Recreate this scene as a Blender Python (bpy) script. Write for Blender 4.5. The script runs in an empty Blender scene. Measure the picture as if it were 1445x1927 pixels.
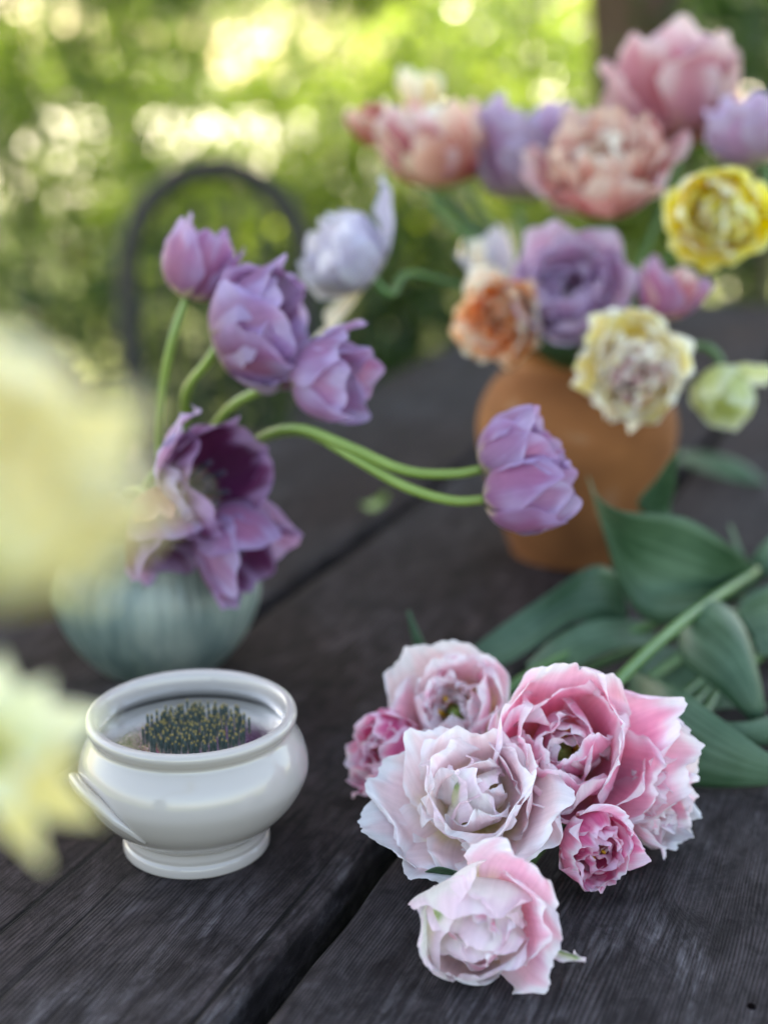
import bpy, math, random
import numpy as np
from mathutils import Vector, Matrix

# ---------------------------------------------------------------- camera, light, exposure
R_ = math.radians
scene = bpy.context.scene
COL = scene.collection
CAM_H, PITCH, FPX = 0.38, R_(17.0), 1927 * 50 / 36      # height above the table top, tilt, focal length in photo pixels

cam_data = bpy.data.cameras.new('camera')
cam = bpy.data.objects.new('camera', cam_data); COL.objects.link(cam)
cam_data.sensor_fit = 'VERTICAL'; cam_data.sensor_height = 36; cam_data.sensor_width = 27
cam_data.lens = 50; cam_data.clip_start = 0.02; cam_data.clip_end = 400
cam.location = (0, 0, CAM_H); cam.rotation_euler = (math.pi / 2 - PITCH, 0, 0)
cam_data.dof.use_dof = True; cam_data.dof.focus_distance = 0.665
cam_data.dof.aperture_fstop = 3.0; cam_data.dof.aperture_blades = 0
scene.camera = cam

SUN_EL, SUN_AZ = 48.0, -16.0                             # azimuth measured clockwise from +Y
world = bpy.data.worlds.new('World'); scene.world = world; world.use_nodes = True
wn = world.node_tree; wn.nodes.clear()
sky = wn.nodes.new('ShaderNodeTexSky'); sky.sky_type = 'NISHITA'; sky.sun_disc = False
sky.sun_elevation = R_(SUN_EL); sky.sun_rotation = R_(SUN_AZ); sky.air_density = 1.0; sky.dust_density = 2.0; sky.ozone_density = 1.0
bgn = wn.nodes.new('ShaderNodeBackground'); bgn.inputs['Strength'].default_value = 0.15
wo = wn.nodes.new('ShaderNodeOutputWorld')
wn.links.new(sky.outputs[0], bgn.inputs['Color']); wn.links.new(bgn.outputs[0], wo.inputs['Surface'])

sun_data = bpy.data.lights.new('sun', 'SUN'); sun_data.energy = 5.0; sun_data.angle = R_(0.53); sun_data.color = (1.0, 0.93, 0.80)
sun = bpy.data.objects.new('sun', sun_data); COL.objects.link(sun)
SUN_DIR = Vector((math.sin(R_(SUN_AZ)) * math.cos(R_(SUN_EL)), math.cos(R_(SUN_AZ)) * math.cos(R_(SUN_EL)), math.sin(R_(SUN_EL))))
sun.rotation_euler = SUN_DIR.to_track_quat('Z', 'Y').to_euler(); sun.location = SUN_DIR * 20

scene.view_settings.view_transform = 'Standard'; scene.view_settings.look = 'None'
scene.view_settings.exposure = 2.65; scene.view_settings.gamma = 1; scene.view_settings.use_curve_mapping = False
scene.view_settings.use_white_balance = True; scene.view_settings.white_balance_temperature = 7900
scene.render.engine = 'CYCLES'
scene.cycles.use_denoising = True
scene.cycles.max_bounces = 8; scene.cycles.transparent_max_bounces = 12; scene.cycles.transmission_bounces = 6
scene.cycles.sample_clamp_indirect = 6; scene.cycles.caustics_refractive = False; scene.cycles.caustics_reflective = False

# ---------------------------------------------------------------- geometry helpers
CP, SP = math.cos(PITCH), math.sin(PITCH)
def ray(px, py):
    x = (px - 722.5) / FPX; y = (963.5 - py) / FPX
    return np.array([x, CP + y * SP, -SP + y * CP])
ORG = np.array([0, 0, CAM_H])
def Z(px, py, z=0.0):                                    # the place at height z above the table seen at a photo position
    r = ray(px, py); return ORG + r * (z - CAM_H) / r[2]
def D(px, py, d):                                        # the place at distance d along the view axis
    return ORG + ray(px, py) * d
def nrm(v):
    v = np.asarray(v, float); return v / max(1e-9, np.linalg.norm(v))

def tag(o, label=None, cat=None, group=None, kind=None):
    if label: o['label'] = label
    if cat: o['category'] = cat
    if group: o['group'] = group
    if kind: o['kind'] = kind
    return o
def empty(name, loc, label=None, cat=None, group=None, rz=0.0):
    o = bpy.data.objects.new(name, None); COL.objects.link(o)
    o.location = Vector(loc); o.rotation_euler = (0, 0, rz); o.empty_display_size = 0.02
    return tag(o, label, cat, group)
def mesh_obj(name, verts, faces, mat=None, parent=None, smooth=True, uv=None, col=None, off=None, mats=None, mi=None):
    v = np.asarray(verts, float)
    if off is not None: v = v - np.asarray(off, float)
    me = bpy.data.meshes.new(name)
    me.from_pydata(v.tolist(), [], faces if isinstance(faces, list) else faces.tolist())
    if uv is not None:
        lay = me.uv_layers.new(name='UVMap')
        li = np.zeros(len(me.loops), dtype=np.int32); me.loops.foreach_get('vertex_index', li)
        lay.data.foreach_set('uv', np.asarray(uv, np.float32)[li].ravel())
    if col is not None:
        a = me.color_attributes.new('pigment', 'FLOAT_COLOR', 'POINT')
        c4 = np.ones((len(v), 4), np.float32); c4[:, :3] = col
        a.data.foreach_set('color', c4.ravel())
    for m in (mats or [mat]):
        if m is not None: me.materials.append(m)
    if mi is not None: me.polygons.foreach_set('material_index', np.asarray(mi, np.int32))
    if smooth: me.polygons.foreach_set('use_smooth', np.ones(len(me.polygons), bool))
    me.update()
    o = bpy.data.objects.new(name, me); COL.objects.link(o)
    if parent is not None: o.parent = parent
    return o
def grid_faces(nu, nv, wrap=False):                      # nu columns fastest
    i, j = np.meshgrid(np.arange(nu if wrap else nu - 1), np.arange(nv - 1))
    i = i.ravel(); j = j.ravel(); i2 = (i + 1) % nu
    return np.stack([j * nu + i, j * nu + i2, (j + 1) * nu + i2, (j + 1) * nu + i], 1)
def catmull(pts, n):
    P = np.asarray(pts, float); P = np.vstack([2 * P[0] - P[1], P, 2 * P[-1] - P[-2]])
    m = len(P) - 3; out = []
    for t in np.linspace(0, m, n):
        k = min(int(t), m - 1); f = t - k
        a, b, c, d = P[k:k + 4]
        out.append(0.5 * ((2 * b) + (-a + c) * f + (2 * a - 5 * b + 4 * c - d) * f * f + (-a + 3 * b - 3 * c + d) * f ** 3))
    return np.array(out)
def tube_geo(pts, rad, n=24, sides=10):
    C = catmull(pts, n); T = np.gradient(C, axis=0); T /= np.linalg.norm(T, axis=1)[:, None]
    rad = np.interp(np.linspace(0, 1, n), np.linspace(0, 1, len(np.atleast_1d(rad))), np.atleast_1d(rad)) if np.ndim(rad) else np.full(n, rad)
    up = np.array([0, 0, 1.0]) if abs(T[0][2]) < 0.9 else np.array([1.0, 0, 0])
    V = []; a = np.linspace(0, 2 * math.pi, sides, endpoint=False)
    N = nrm(np.cross(T[0], up))
    for k in range(n):
        N = nrm(N - T[k] * np.dot(N, T[k])); B = np.cross(T[k], N)
        V.append(C[k] + rad[k] * (np.cos(a)[:, None] * N + np.sin(a)[:, None] * B))
    V = np.vstack(V); F = grid_faces(sides, n, True).tolist()
    F.append(list(range(sides))[::-1]); F.append(list(range(sides * (n - 1), sides * n)))
    return V, F
def tube(name, pts, rad, mat, parent=None, n=24, sides=10, off=None):
    V, F = tube_geo(pts, rad, n, sides)
    uv = np.stack([np.tile(np.linspace(0, 1, sides), n), np.repeat(np.linspace(0, 1, n), sides)], 1)
    return mesh_obj(name, V, F, mat, parent, uv=uv, off=off)
def join_geo(parts):
    V = []; F = []; o = 0
    for v, f in parts:
        V.append(np.asarray(v)); F += [[i + o for i in q] for q in (f if isinstance(f, list) else f.tolist())]; o += len(v)
    return np.vstack(V), F
def lathe(name, prof, mat, parent=None, seg=96, mod=None, close=True, sub=4):
    P = np.asarray(prof, float)
    if sub > 1: P = catmull(P, (len(P) - 1) * sub + 1); P[:, 0] = np.maximum(P[:, 0], 0)
    a = np.linspace(0, 2 * math.pi, seg, endpoint=False); V = []
    for k, (r, z) in enumerate(P):
        rr = np.full(seg, r)
        if mod is not None: rr = mod(r, z, a, k / (len(P) - 1))
        V.append(np.stack([rr * np.cos(a), rr * np.sin(a), np.full(seg, z)], 1))
    return mesh_obj(name, np.vstack(V), grid_faces(seg, len(P), True), mat, parent)
def box_geo(x0, x1, y0, y1, z0, z1, bev=0.0):
    if bev <= 0:
        V = [(x0, y0, z0), (x1, y0, z0), (x1, y1, z0), (x0, y1, z0), (x0, y0, z1), (x1, y0, z1), (x1, y1, z1), (x0, y1, z1)]
        return V, [[0, 3, 2, 1], [4, 5, 6, 7], [0, 1, 5, 4], [1, 2, 6, 5], [2, 3, 7, 6], [3, 0, 4, 7]]
    import bmesh
    bm = bmesh.new(); bmesh.ops.create_cube(bm, size=1)
    for v in bm.verts:
        v.co.x = x0 if v.co.x < 0 else x1; v.co.y = y0 if v.co.y < 0 else y1; v.co.z = z0 if v.co.z < 0 else z1
    bmesh.ops.bevel(bm, geom=bm.edges[:], offset=bev, segments=2, affect='EDGES')
    V = [tuple(v.co) for v in bm.verts]; F = [[v.index for v in f.verts] for f in bm.faces]; bm.free()
    return V, F

# ---------------------------------------------------------------- materials
def newmat(name):
    m = bpy.data.materials.new(name); m.use_nodes = True
    nt = m.node_tree; nt.nodes.clear()
    return m, nt, lambda t: nt.nodes.new('ShaderNode' + t), lambda a, b: nt.links.new(a, b)
def ramp(n, stops):
    r = n('ValToRGB'); e = r.color_ramp.elements
    while len(e) < len(stops): e.new(0.5)
    for el, (p, c) in zip(e, stops):
        el.position = p; el.color = (c[0], c[1], c[2], 1) if hasattr(c, '__len__') else (c, c, c, 1)
    return r
def mixc(n, L, fac, a, b, mode='MIX'):
    m = n('Mix'); m.data_type = 'RGBA'; m.blend_type = mode
    for s, v in ((m.inputs[0], fac), (m.inputs[6], a), (m.inputs[7], b)):
        if hasattr(v, 'links') or hasattr(v, 'is_output'): L(v, s)
        elif hasattr(v, '__len__'): s.default_value = (v[0], v[1], v[2], 1)
        else: s.default_value = v
    return m.outputs[2]
def simple(name, color, rough=0.5, spec=0.5, noise=0.0, nscale=40, bump=0.0, metal=0.0, coat=0.0):
    m, nt, n, L = newmat(name)
    p = n('BsdfPrincipled'); o = n('OutputMaterial'); L(p.outputs[0], o.inputs[0])
    p.inputs['Roughness'].default_value = rough; p.inputs['Specular IOR Level'].default_value = spec
    p.inputs['Metallic'].default_value = metal; p.inputs['Coat Weight'].default_value = coat
    tc = n('TexCoord'); nz = n('TexNoise'); nz.inputs['Scale'].default_value = nscale; nz.inputs['Detail'].default_value = 6
    L(tc.outputs['Object'], nz.inputs['Vector'])
    c = mixc(n, L, nz.outputs[0], [x * (1 - noise) for x in color], [min(1, x * (1 + noise)) for x in color])
    L(c, p.inputs['Base Color'])
    if bump > 0:
        b = n('Bump'); b.inputs['Strength'].default_value = bump; b.inputs['Distance'].default_value = 0.001
        L(nz.outputs[0], b.inputs['Height']); L(b.outputs[0], p.inputs['Normal'])
    return m

def petal_material(name, trans=0.58, rough=0.45, vein=0.045):
    m, nt, n, L = newmat(name)
    at = n('Attribute'); at.attribute_name = 'pigment'
    uv = n('UVMap'); mp = n('Mapping'); mp.inputs['Scale'].default_value = (26, 1.6, 1); L(uv.outputs[0], mp.inputs[0])
    nz = n('TexNoise'); nz.inputs['Scale'].default_value = 1.0; nz.inputs['Detail'].default_value = 3; L(mp.outputs[0], nz.inputs['Vector'])
    tc = n('TexCoord'); n2 = n('TexNoise'); n2.inputs['Scale'].default_value = 160; n2.inputs['Detail'].default_value = 4; L(tc.outputs['Object'], n2.inputs['Vector'])
    v = n('MapRange'); v.inputs[1].default_value = 0.3; v.inputs[2].default_value = 0.7; v.inputs[3].default_value = 1 - vein * 1.6; v.inputs[4].default_value = 1 + vein * 0.7; L(nz.outputs[0], v.inputs[0])
    v2 = n('MapRange'); v2.inputs[1].default_value = 0.3; v2.inputs[2].default_value = 0.75; v2.inputs[3].default_value = 1.04; v2.inputs[4].default_value = 0.94; L(n2.outputs[0], v2.inputs[0])
    mm = n('Math'); mm.operation = 'MULTIPLY'; L(v.outputs[0], mm.inputs[0]); L(v2.outputs[0], mm.inputs[1])
    hs = n('HueSaturation'); L(at.outputs['Color'], hs.inputs['Color']); L(mm.outputs[0], hs.inputs['Value'])
    sat = n('Math'); sat.operation = 'SUBTRACT'; sat.inputs[0].default_value = 2.0; L(v.outputs[0], sat.inputs[1]); L(sat.outputs[0], hs.inputs['Saturation'])
    p = n('BsdfPrincipled'); p.inputs['Roughness'].default_value = rough; p.inputs['Specular IOR Level'].default_value = 0.35
    p.inputs['Sheen Weight'].default_value = 0.15; p.inputs['Sheen Roughness'].default_value = 0.4
    t = n('BsdfTranslucent'); mx = n('MixShader'); mx.inputs[0].default_value = trans
    L(hs.outputs[0], p.inputs['Base Color']); L(hs.outputs[0], t.inputs['Color'])
    b = n('Bump'); b.inputs['Strength'].default_value = 0.35; b.inputs['Distance'].default_value = 0.0006; L(nz.outputs[0], b.inputs['Height'])
    b2 = n('Bump'); b2.inputs['Strength'].default_value = 0.25; b2.inputs['Distance'].default_value = 0.0005; L(n2.outputs[0], b2.inputs['Height']); L(b.outputs[0], b2.inputs['Normal'])
    L(b2.outputs[0], p.inputs['Normal'])
    L(p.outputs[0], mx.inputs[1]); L(t.outputs[0], mx.inputs[2])
    o = n('OutputMaterial'); L(mx.outputs[0], o.inputs[0])
    return m
M_PETAL = petal_material('petal_tissue')

def leaf_material(name, c1, c2, trans=0.25, rough=0.45, stripes=14):
    m, nt, n, L = newmat(name)
    uv = n('UVMap'); mp = n('Mapping'); mp.inputs['Scale'].default_value = (stripes, 0.8, 1); L(uv.outputs[0], mp.inputs[0])
    nz = n('TexNoise'); nz.inputs['Scale'].default_value = 1.0; nz.inputs['Detail'].default_value = 4; L(mp.outputs[0], nz.inputs['Vector'])
    tc = n('TexCoord'); n2 = n('TexNoise'); n2.inputs['Scale'].default_value = 22; n2.inputs['Detail'].default_value = 5; L(tc.outputs['Object'], n2.inputs['Vector'])
    ad = n('Math'); ad.operation = 'ADD'; L(nz.outputs[0], ad.inputs[0]); L(n2.outputs[0], ad.inputs[1])
    mr = n('MapRange'); mr.inputs[1].default_value = 0.8; mr.inputs[2].default_value = 1.2; L(ad.outputs[0], mr.inputs[0])
    c = mixc(n, L, mr.outputs[0], c1, c2)
    p = n('BsdfPrincipled'); p.inputs['Roughness'].default_value = rough; p.inputs['Specular IOR Level'].default_value = 0.4
    L(c, p.inputs['Base Color'])
    t = n('BsdfTranslucent'); tcol = mixc(n, L, 1.0, c, (1.2, 1.38, 0.75), 'MULTIPLY'); L(tcol, t.inputs['Color'])
    mx = n('MixShader'); mx.inputs[0].default_value = trans; L(p.outputs[0], mx.inputs[1]); L(t.outputs[0], mx.inputs[2])
    b = n('Bump'); b.inputs['Strength'].default_value = 0.6; b.inputs['Distance'].default_value = 0.0010; L(nz.outputs[0], b.inputs['Height']); L(b.outputs[0], p.inputs['Normal'])
    o = n('OutputMaterial'); L(mx.outputs[0], o.inputs[0])
    return m
M_TLEAF = leaf_material('tulip_leaf_green', (0.026, 0.070, 0.028), (0.085, 0.155, 0.085), 0.15, 0.48, 26)
M_STEM = leaf_material('stem_green', (0.13, 0.20, 0.035), (0.21, 0.29, 0.07), 0.1, 0.4, 6)
M_STEMD = leaf_material('stem_deep_green', (0.055, 0.13, 0.035), (0.10, 0.20, 0.06), 0.1, 0.4, 6)
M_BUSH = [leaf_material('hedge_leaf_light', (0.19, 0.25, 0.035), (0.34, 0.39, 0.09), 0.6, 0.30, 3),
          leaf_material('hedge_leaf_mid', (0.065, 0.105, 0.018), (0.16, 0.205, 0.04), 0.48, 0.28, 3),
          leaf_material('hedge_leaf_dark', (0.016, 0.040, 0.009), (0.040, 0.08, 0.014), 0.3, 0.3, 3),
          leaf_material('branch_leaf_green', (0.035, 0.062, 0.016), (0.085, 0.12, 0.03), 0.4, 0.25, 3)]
M_STAMEN = simple('stamen_yellow', (0.75, 0.42, 0.03), 0.7, noise=0.2, nscale=600)
M_PISTIL = simple('pistil_green', (0.30, 0.46, 0.10), 0.4, noise=0.2, nscale=300)

M_DARKEYE = simple('dark_stamens', (0.035, 0.02, 0.045), 0.7, noise=0.3, nscale=600)
def wood_material():
    m, nt, n, L = newmat('weathered_wood')
    tc = n('TexCoord'); oi = n('ObjectInfo')
    cmb = n('CombineXYZ'); mu = n('Math'); mu.operation = 'MULTIPLY'; mu.inputs[1].default_value = 7.0; L(oi.outputs['Random'], mu.inputs[0])
    L(mu.outputs[0], cmb.inputs[1]); L(mu.outputs[0], cmb.inputs[2])
    av = n('VectorMath'); av.operation = 'ADD'; L(tc.outputs['Object'], av.inputs[0]); L(cmb.outputs[0], av.inputs[1])
    def noise(sc, scale, det=4, dist=0.0, rough=0.5):
        mp = n('Mapping'); mp.inputs['Scale'].default_value = sc; L(av.outputs[0], mp.inputs[0])
        z = n('TexNoise'); z.inputs['Scale'].default_value = scale; z.inputs['Detail'].default_value = det
        z.inputs['Distortion'].default_value = dist; z.inputs['Roughness'].default_value = rough; L(mp.outputs[0], z.inputs['Vector']); return z
    # grain ridges: a wave across the board, bent by slow noise
    warp = noise((14, 1.6, 14), 1.0, 3)
    sp = n('SeparateXYZ'); L(av.outputs[0], sp.inputs[0])
    wx = n('Math'); wx.operation = 'MULTIPLY_ADD'; L(warp.outputs[0], wx.inputs[0]); wx.inputs[1].default_value = 0.045; L(sp.outputs[0], wx.inputs[2])
    fr = n('Math'); fr.operation = 'MULTIPLY'; fr.inputs[1].default_value = 2 * math.pi / 0.0019; L(wx.outputs[0], fr.inputs[0])
    sn = n('Math'); sn.operation = 'SINE'; L(fr.outputs[0], sn.inputs[0])
    ridge = n('MapRange'); ridge.inputs[1].default_value = -1; ridge.inputs[2].default_value = 1; L(sn.outputs[0], ridge.inputs[0])
    fibre = noise((330, 24, 100), 1.0, 6, 0.4, 0.65)
    brk = noise((45, 20, 45), 1.0, 6, 0.8, 0.62)
    patch = noise((22, 10, 22), 1.0, 8, 1.0, 0.68)
    big = noise((5, 2.0, 5), 1.0, 4, 0.4)
    # height
    rb = n('MapRange'); rb.inputs[1].default_value = 0.35; rb.inputs[2].default_value = 0.62; L(brk.outputs[0], rb.inputs[0])
    rh = n('Math'); rh.operation = 'MULTIPLY'; L(ridge.outputs[0], rh.inputs[0]); L(rb.outputs[0], rh.inputs[1])
    h = n('Math'); h.operation = 'MULTIPLY_ADD'; L(rh.outputs[0], h.inputs[0]); h.inputs[1].default_value = 0.50; L(fibre.outputs[0], h.inputs[2])
    # colour
    base = ramp(n, [(0.25, (0.006, 0.0048, 0.0052)), (0.50, (0.019, 0.016, 0.0165)), (0.80, (0.042, 0.036, 0.036))]); L(h.outputs[0], base.inputs[0])
    mr = n('MapRange'); mr.inputs[1].default_value = 0.25; mr.inputs[2].default_value = 0.95; mr.inputs[3].default_value = 0.30; mr.inputs[4].default_value = 0.85; L(h.outputs[0], mr.inputs[0]); L(mr.outputs[0], base.inputs[0])
    pr = ramp(n, [(0.50, 0.0), (0.64, 1.0)]); L(patch.outputs[0], pr.inputs[0])
    fm = ramp(n, [(0.45, 0.0), (0.60, 1.0)]); L(fibre.outputs[0], fm.inputs[0])
    pm = n('Math'); pm.operation = 'MULTIPLY'; L(pr.outputs[0], pm.inputs[0]); L(fm.outputs[0], pm.inputs[1])
    pm2 = n('Math'); pm2.operation = 'MULTIPLY'; pm2.inputs[1].default_value = 0.6; L(pm.outputs[0], pm2.inputs[0])
    c1 = mixc(n, L, pm2.outputs[0], base.outputs[0], (0.115, 0.108, 0.112))
    br = ramp(n, [(0.40, 0.0), (0.62, 1.0)]); L(big.outputs[0], br.inputs[0])
    c2 = mixc(n, L, br.outputs[0], c1, (0.86, 0.66, 0.60), 'MULTIPLY')
    # dark cracks along the grain and small knots
    crk = noise((95, 2.2, 95), 1.0, 2, 0.2); cr = ramp(n, [(0.29, 1.0), (0.33, 0.0)]); L(crk.outputs[0], cr.inputs[0])
    c3 = mixc(n, L, cr.outputs[0], c2, (0.006, 0.005, 0.005))
    mpv = n('Mapping'); mpv.inputs['Scale'].default_value = (14, 6, 14); L(av.outputs[0], mpv.inputs[0])
    vo = n('TexVoronoi'); vo.inputs['Scale'].default_value = 1.0; L(mpv.outputs[0], vo.inputs['Vector'])
    kr = ramp(n, [(0.05, 0.85), (0.14, 0.0)]); L(vo.outputs[0], kr.inputs[0])
    c4a = mixc(n, L, kr.outputs[0], c3, (0.010, 0.008, 0.008))
    mot = noise((90, 50, 90), 1.0, 6, 0.6, 0.7); mo = ramp(n, [(0.34, (.45, .42, .42)), (0.52, (1.0, 1.0, 1.0)), (0.70, (1.6, 1.58, 1.6))]); L(mot.outputs[0], mo.inputs[0])
    c4 = mixc(n, L, 1.0, c4a, mo.outputs[0], 'MULTIPLY')
    p = n('BsdfPrincipled'); L(c4, p.inputs['Base Color']); p.inputs['Specular IOR Level'].default_value = 0.10
    rr = n('MapRange'); rr.inputs[3].default_value = 0.6; rr.inputs[4].default_value = 0.9; L(brk.outputs[0], rr.inputs[0]); L(rr.outputs[0], p.inputs['Roughness'])
    hc = n('Math'); hc.operation = 'MULTIPLY_ADD'; L(cr.outputs[0], hc.inputs[0]); hc.inputs[1].default_value = -1.5; L(h.outputs[0], hc.inputs[2])
    b = n('Bump'); b.inputs['Strength'].default_value = 0.7; b.inputs['Distance'].default_value = 0.0008; L(hc.outputs[0], b.inputs['Height'])
    b2 = n('Bump'); b2.inputs['Strength'].default_value = 0.6; b2.inputs['Distance'].default_value = 0.004; L(patch.outputs[0], b2.inputs['Height']); L(b2.outputs[0], b.inputs['Normal'])
    L(b.outputs[0], p.inputs['Normal'])
    o = n('OutputMaterial'); L(p.outputs[0], o.inputs[0])
    return m
M_WOOD = wood_material()

# ================================================================= SETTING
GZ = -0.75
def ground_material():
    m, nt, n, L = newmat('lawn_green')
    tc = n('TexCoord'); nz = n('TexNoise'); nz.inputs['Scale'].default_value = 1.3; nz.inputs['Detail'].default_value = 8; L(tc.outputs['Object'], nz.inputs['Vector'])
    n2 = n('TexNoise'); n2.inputs['Scale'].default_value = 14; n2.inputs['Detail'].default_value = 6; L(tc.outputs['Object'], n2.inputs['Vector'])
    a = n('Math'); a.operation = 'ADD'; L(nz.outputs[0], a.inputs[0]); L(n2.outputs[0], a.inputs[1])
    r = ramp(n, [(0.38, (0.035, 0.06, 0.012)), (0.50, (0.09, 0.13, 0.025)), (0.62, (0.17, 0.21, 0.05))])
    h = n('Math'); h.operation = 'MULTIPLY'; h.inputs[1].default_value = 0.5; L(a.outputs[0], h.inputs[0]); L(h.outputs[0], r.inputs[0])
    p = n('BsdfPrincipled'); p.inputs['Roughness'].default_value = 0.9; L(r.outputs[0], p.inputs['Base Color'])
    b = n('Bump'); b.inputs['Strength'].default_value = 1; b.inputs['Distance'].default_value = 0.05; L(n2.outputs[0], b.inputs['Height']); L(b.outputs[0], p.inputs['Normal'])
    o = n('OutputMaterial'); L(p.outputs[0], o.inputs[0]); return m
xs = np.linspace(-120, 120, 41); ys = np.linspace(-60, 180, 41)
X, Y = np.meshgrid(xs, ys)
g = mesh_obj('lawn', np.stack([X.ravel(), Y.ravel(), np.full(X.size, GZ)], 1), grid_faces(41, 41), ground_material())
tag(g, kind='structure')
M_SUNLIT_GROUND = simple('sunlit_ground_pale', (0.74, 0.71, 0.60), 0.9, noise=0.25, nscale=30, bump=1.0)  # pale colour stands in for the glare of the far sunlit lawn
cx = np.linspace(-60, 60, 61)
V = []
for x in cx:
    w = 15.5 + 0.8 * math.sin(x * 0.7); yc = 28.5 + 0.06 * x + 0.7 * math.sin(x * 0.25)
    V += [(x, yc - w, GZ + 0.004), (x, yc + w, GZ + 0.004)]
F = [[2 * i, 2 * i + 2, 2 * i + 3, 2 * i + 1] for i in range(60)]
tag(mesh_obj('sunlit_ground_strip', V, F, M_SUNLIT_GROUND), kind='structure')

# foliage -----------------------------------------------------------------
def leaf_cloud(rng, centers, size, droop=0.3):
    n = len(centers)
    a = rng.normal(size=(n, 3)); a[:, 2] -= droop; a /= np.linalg.norm(a, axis=1)[:, None]
    b = rng.normal(size=(n, 3)); b -= a * (a * b).sum(1)[:, None]; b /= np.linalg.norm(b, axis=1)[:, None]
    c = np.cross(a, b)
    s = size * rng.uniform(0.6, 1.3, n)[:, None]
    P = np.stack([centers, centers + a * s * 0.35 + b * s * 0.27 + c * s * 0.06, centers + a * s, centers + a * s * 0.35 - b * s * 0.27 + c * s * 0.06], 1)
    V = P.reshape(-1, 3); k = np.arange(n) * 4
    F = np.concatenate([np.stack([k, k + 1, k + 2], 1), np.stack([k, k + 2, k + 3], 1)])
    uv = np.tile(np.array([[0.5, 0], [0, .4], [.5, 1], [1, .4]]), (n, 1))
    return V, F, uv
def clump_points(rng, n, center, radii, clumps=26, spread=0.30, shell=0.5):
    d = rng.normal(size=(clumps, 3)); d /= np.linalg.norm(d, axis=1)[:, None]
    rr = rng.uniform(shell, 1.0, clumps)[:, None]
    cc = d * rr
    idx = rng.integers(0, clumps, n)
    p = cc[idx] + rng.normal(size=(n, 3)) * spread * rng.uniform(0.5, 1.1, clumps)[idx][:, None]
    return np.asarray(center) + p * np.asarray(radii), np.asarray(center) + cc * np.asarray(radii)
M_BARK = simple('brown_bark', (0.13, 0.085, 0.065), 0.9, noise=0.5, nscale=18, bump=1.0)
def bush(seed, x, y, rx, ry, h, n, size, mat, label, cat='shrub', name='shrub', group='shrubs behind the table', clumps=30, spread=0.22):
    rng = np.random.default_rng(seed)
    root = empty(name, (x, y, GZ), label, cat, group)
    pts, cc = clump_points(rng, n, (x, y, GZ + h * 0.52), (rx, ry, h * 0.48), clumps, spread)
    pts = pts[pts[:, 2] > GZ + 0.02]
    V, F, uv = leaf_cloud(rng, pts, size)
    mesh_obj('foliage', V, F, mat, root, smooth=False, uv=uv, off=(x, y, GZ))
    parts = []
    for c in cc[::3]:
        parts.append(tube_geo([(x + rng.normal() * .05, y + rng.normal() * .05, GZ - 0.02), ((x + c[0]) / 2, (y + c[1]) / 2, GZ + (c[2] - GZ) * .4), c], [0.018, 0.012, 0.004], 8, 5))
    V, F = join_geo(parts)
    mesh_obj('branch', V, F, M_BARK, root, off=(x, y, GZ))
    return root

SH = [  # seed, x, y, rx, ry, h, leaves, size, mat, label, clumps, spread
 (1, -1.75, 5.4, 0.8, 0.7, 1.9, 3600, 0.06, 1, 'tall mid green bush at the far left of the garden', 30, .2),
 (2, -0.65, 5.9, 0.75, 0.6, 0.95, 2600, 0.06, 1, 'low light green bush behind the arched chair back', 24, .2),
 (3, 0.25, 5.2, 0.65, 0.6, 1.2, 3600, 0.06, 1, 'yellow green bush between the chair and the big bouquet', 26, .2),
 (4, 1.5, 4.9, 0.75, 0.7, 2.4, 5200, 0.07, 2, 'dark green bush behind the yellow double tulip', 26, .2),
 (5, -1.6, 8.0, 1.3, 0.9, 2.9, 2600, 0.075, 1, 'broad tall bush by the pale sunlit ground at upper left', 32, .2),
 (6, 0.9, 7.4, 1.0, 0.8, 1.5, 3600, 0.07, 1, 'rounded bush behind the pale orange tulips', 28, .2),
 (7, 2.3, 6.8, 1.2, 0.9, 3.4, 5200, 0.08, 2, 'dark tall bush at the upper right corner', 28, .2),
 (10, -0.9, 9.5, 1.7, 0.7, 1.75, 4600, 0.085, 1, 'loose leafy bush standing alone before the pale sunlit ground', 34, .24),
 (11, 0.6, 10.5, 1.3, 0.7, 1.9, 2400, 0.085, 0, 'loose light green bush before the pale sunlit ground in the middle', 34, .24),
 (12, -2.4, 6.8, 0.8, 0.7, 1.7, 2600, 0.07, 1, 'leafy bush at the left edge below the low branch', 30, .22),
 (13, -0.05, 5.2, 0.8, 0.5, 1.22, 2000, 0.05, 0, 'thin open bush whose twigs rise behind the white tulip', 46, .16),
 (14, -1.1, 4.9, 0.8, 0.5, 1.45, 2600, 0.05, 1, 'thin dark bush left of the chair back', 40, .16),
 (15, 1.25, 3.9, 0.55, 0.5, 1.75, 4200, 0.06, 2, 'dark bush close behind the tall dusty pink tulip', 40, .17),
 (16, 0.45, 6.4, 0.6, 0.5, 1.6, 1500, 0.055, 2, 'thin dark bush behind the left end of the upper flower row', 40, .16),
 (8, -0.1, 3.7, 0.75, 0.4, 0.80, 4200, 0.05, 2, 'low dark bush right behind the table edge', 26, .22),
 (9, 0.62, 3.5, 0.45, 0.35, 0.95, 2600, 0.05, 1, 'small bush behind the stems of the big bouquet', 22, .22),
]
for s, x, y, rx, ry, h, n_, sz, mi, lb, cl, spd in SH:
    bush(s, x, y, rx, ry, h, n_, sz, M_BUSH[mi], lb, clumps=cl, spread=spd)

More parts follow.
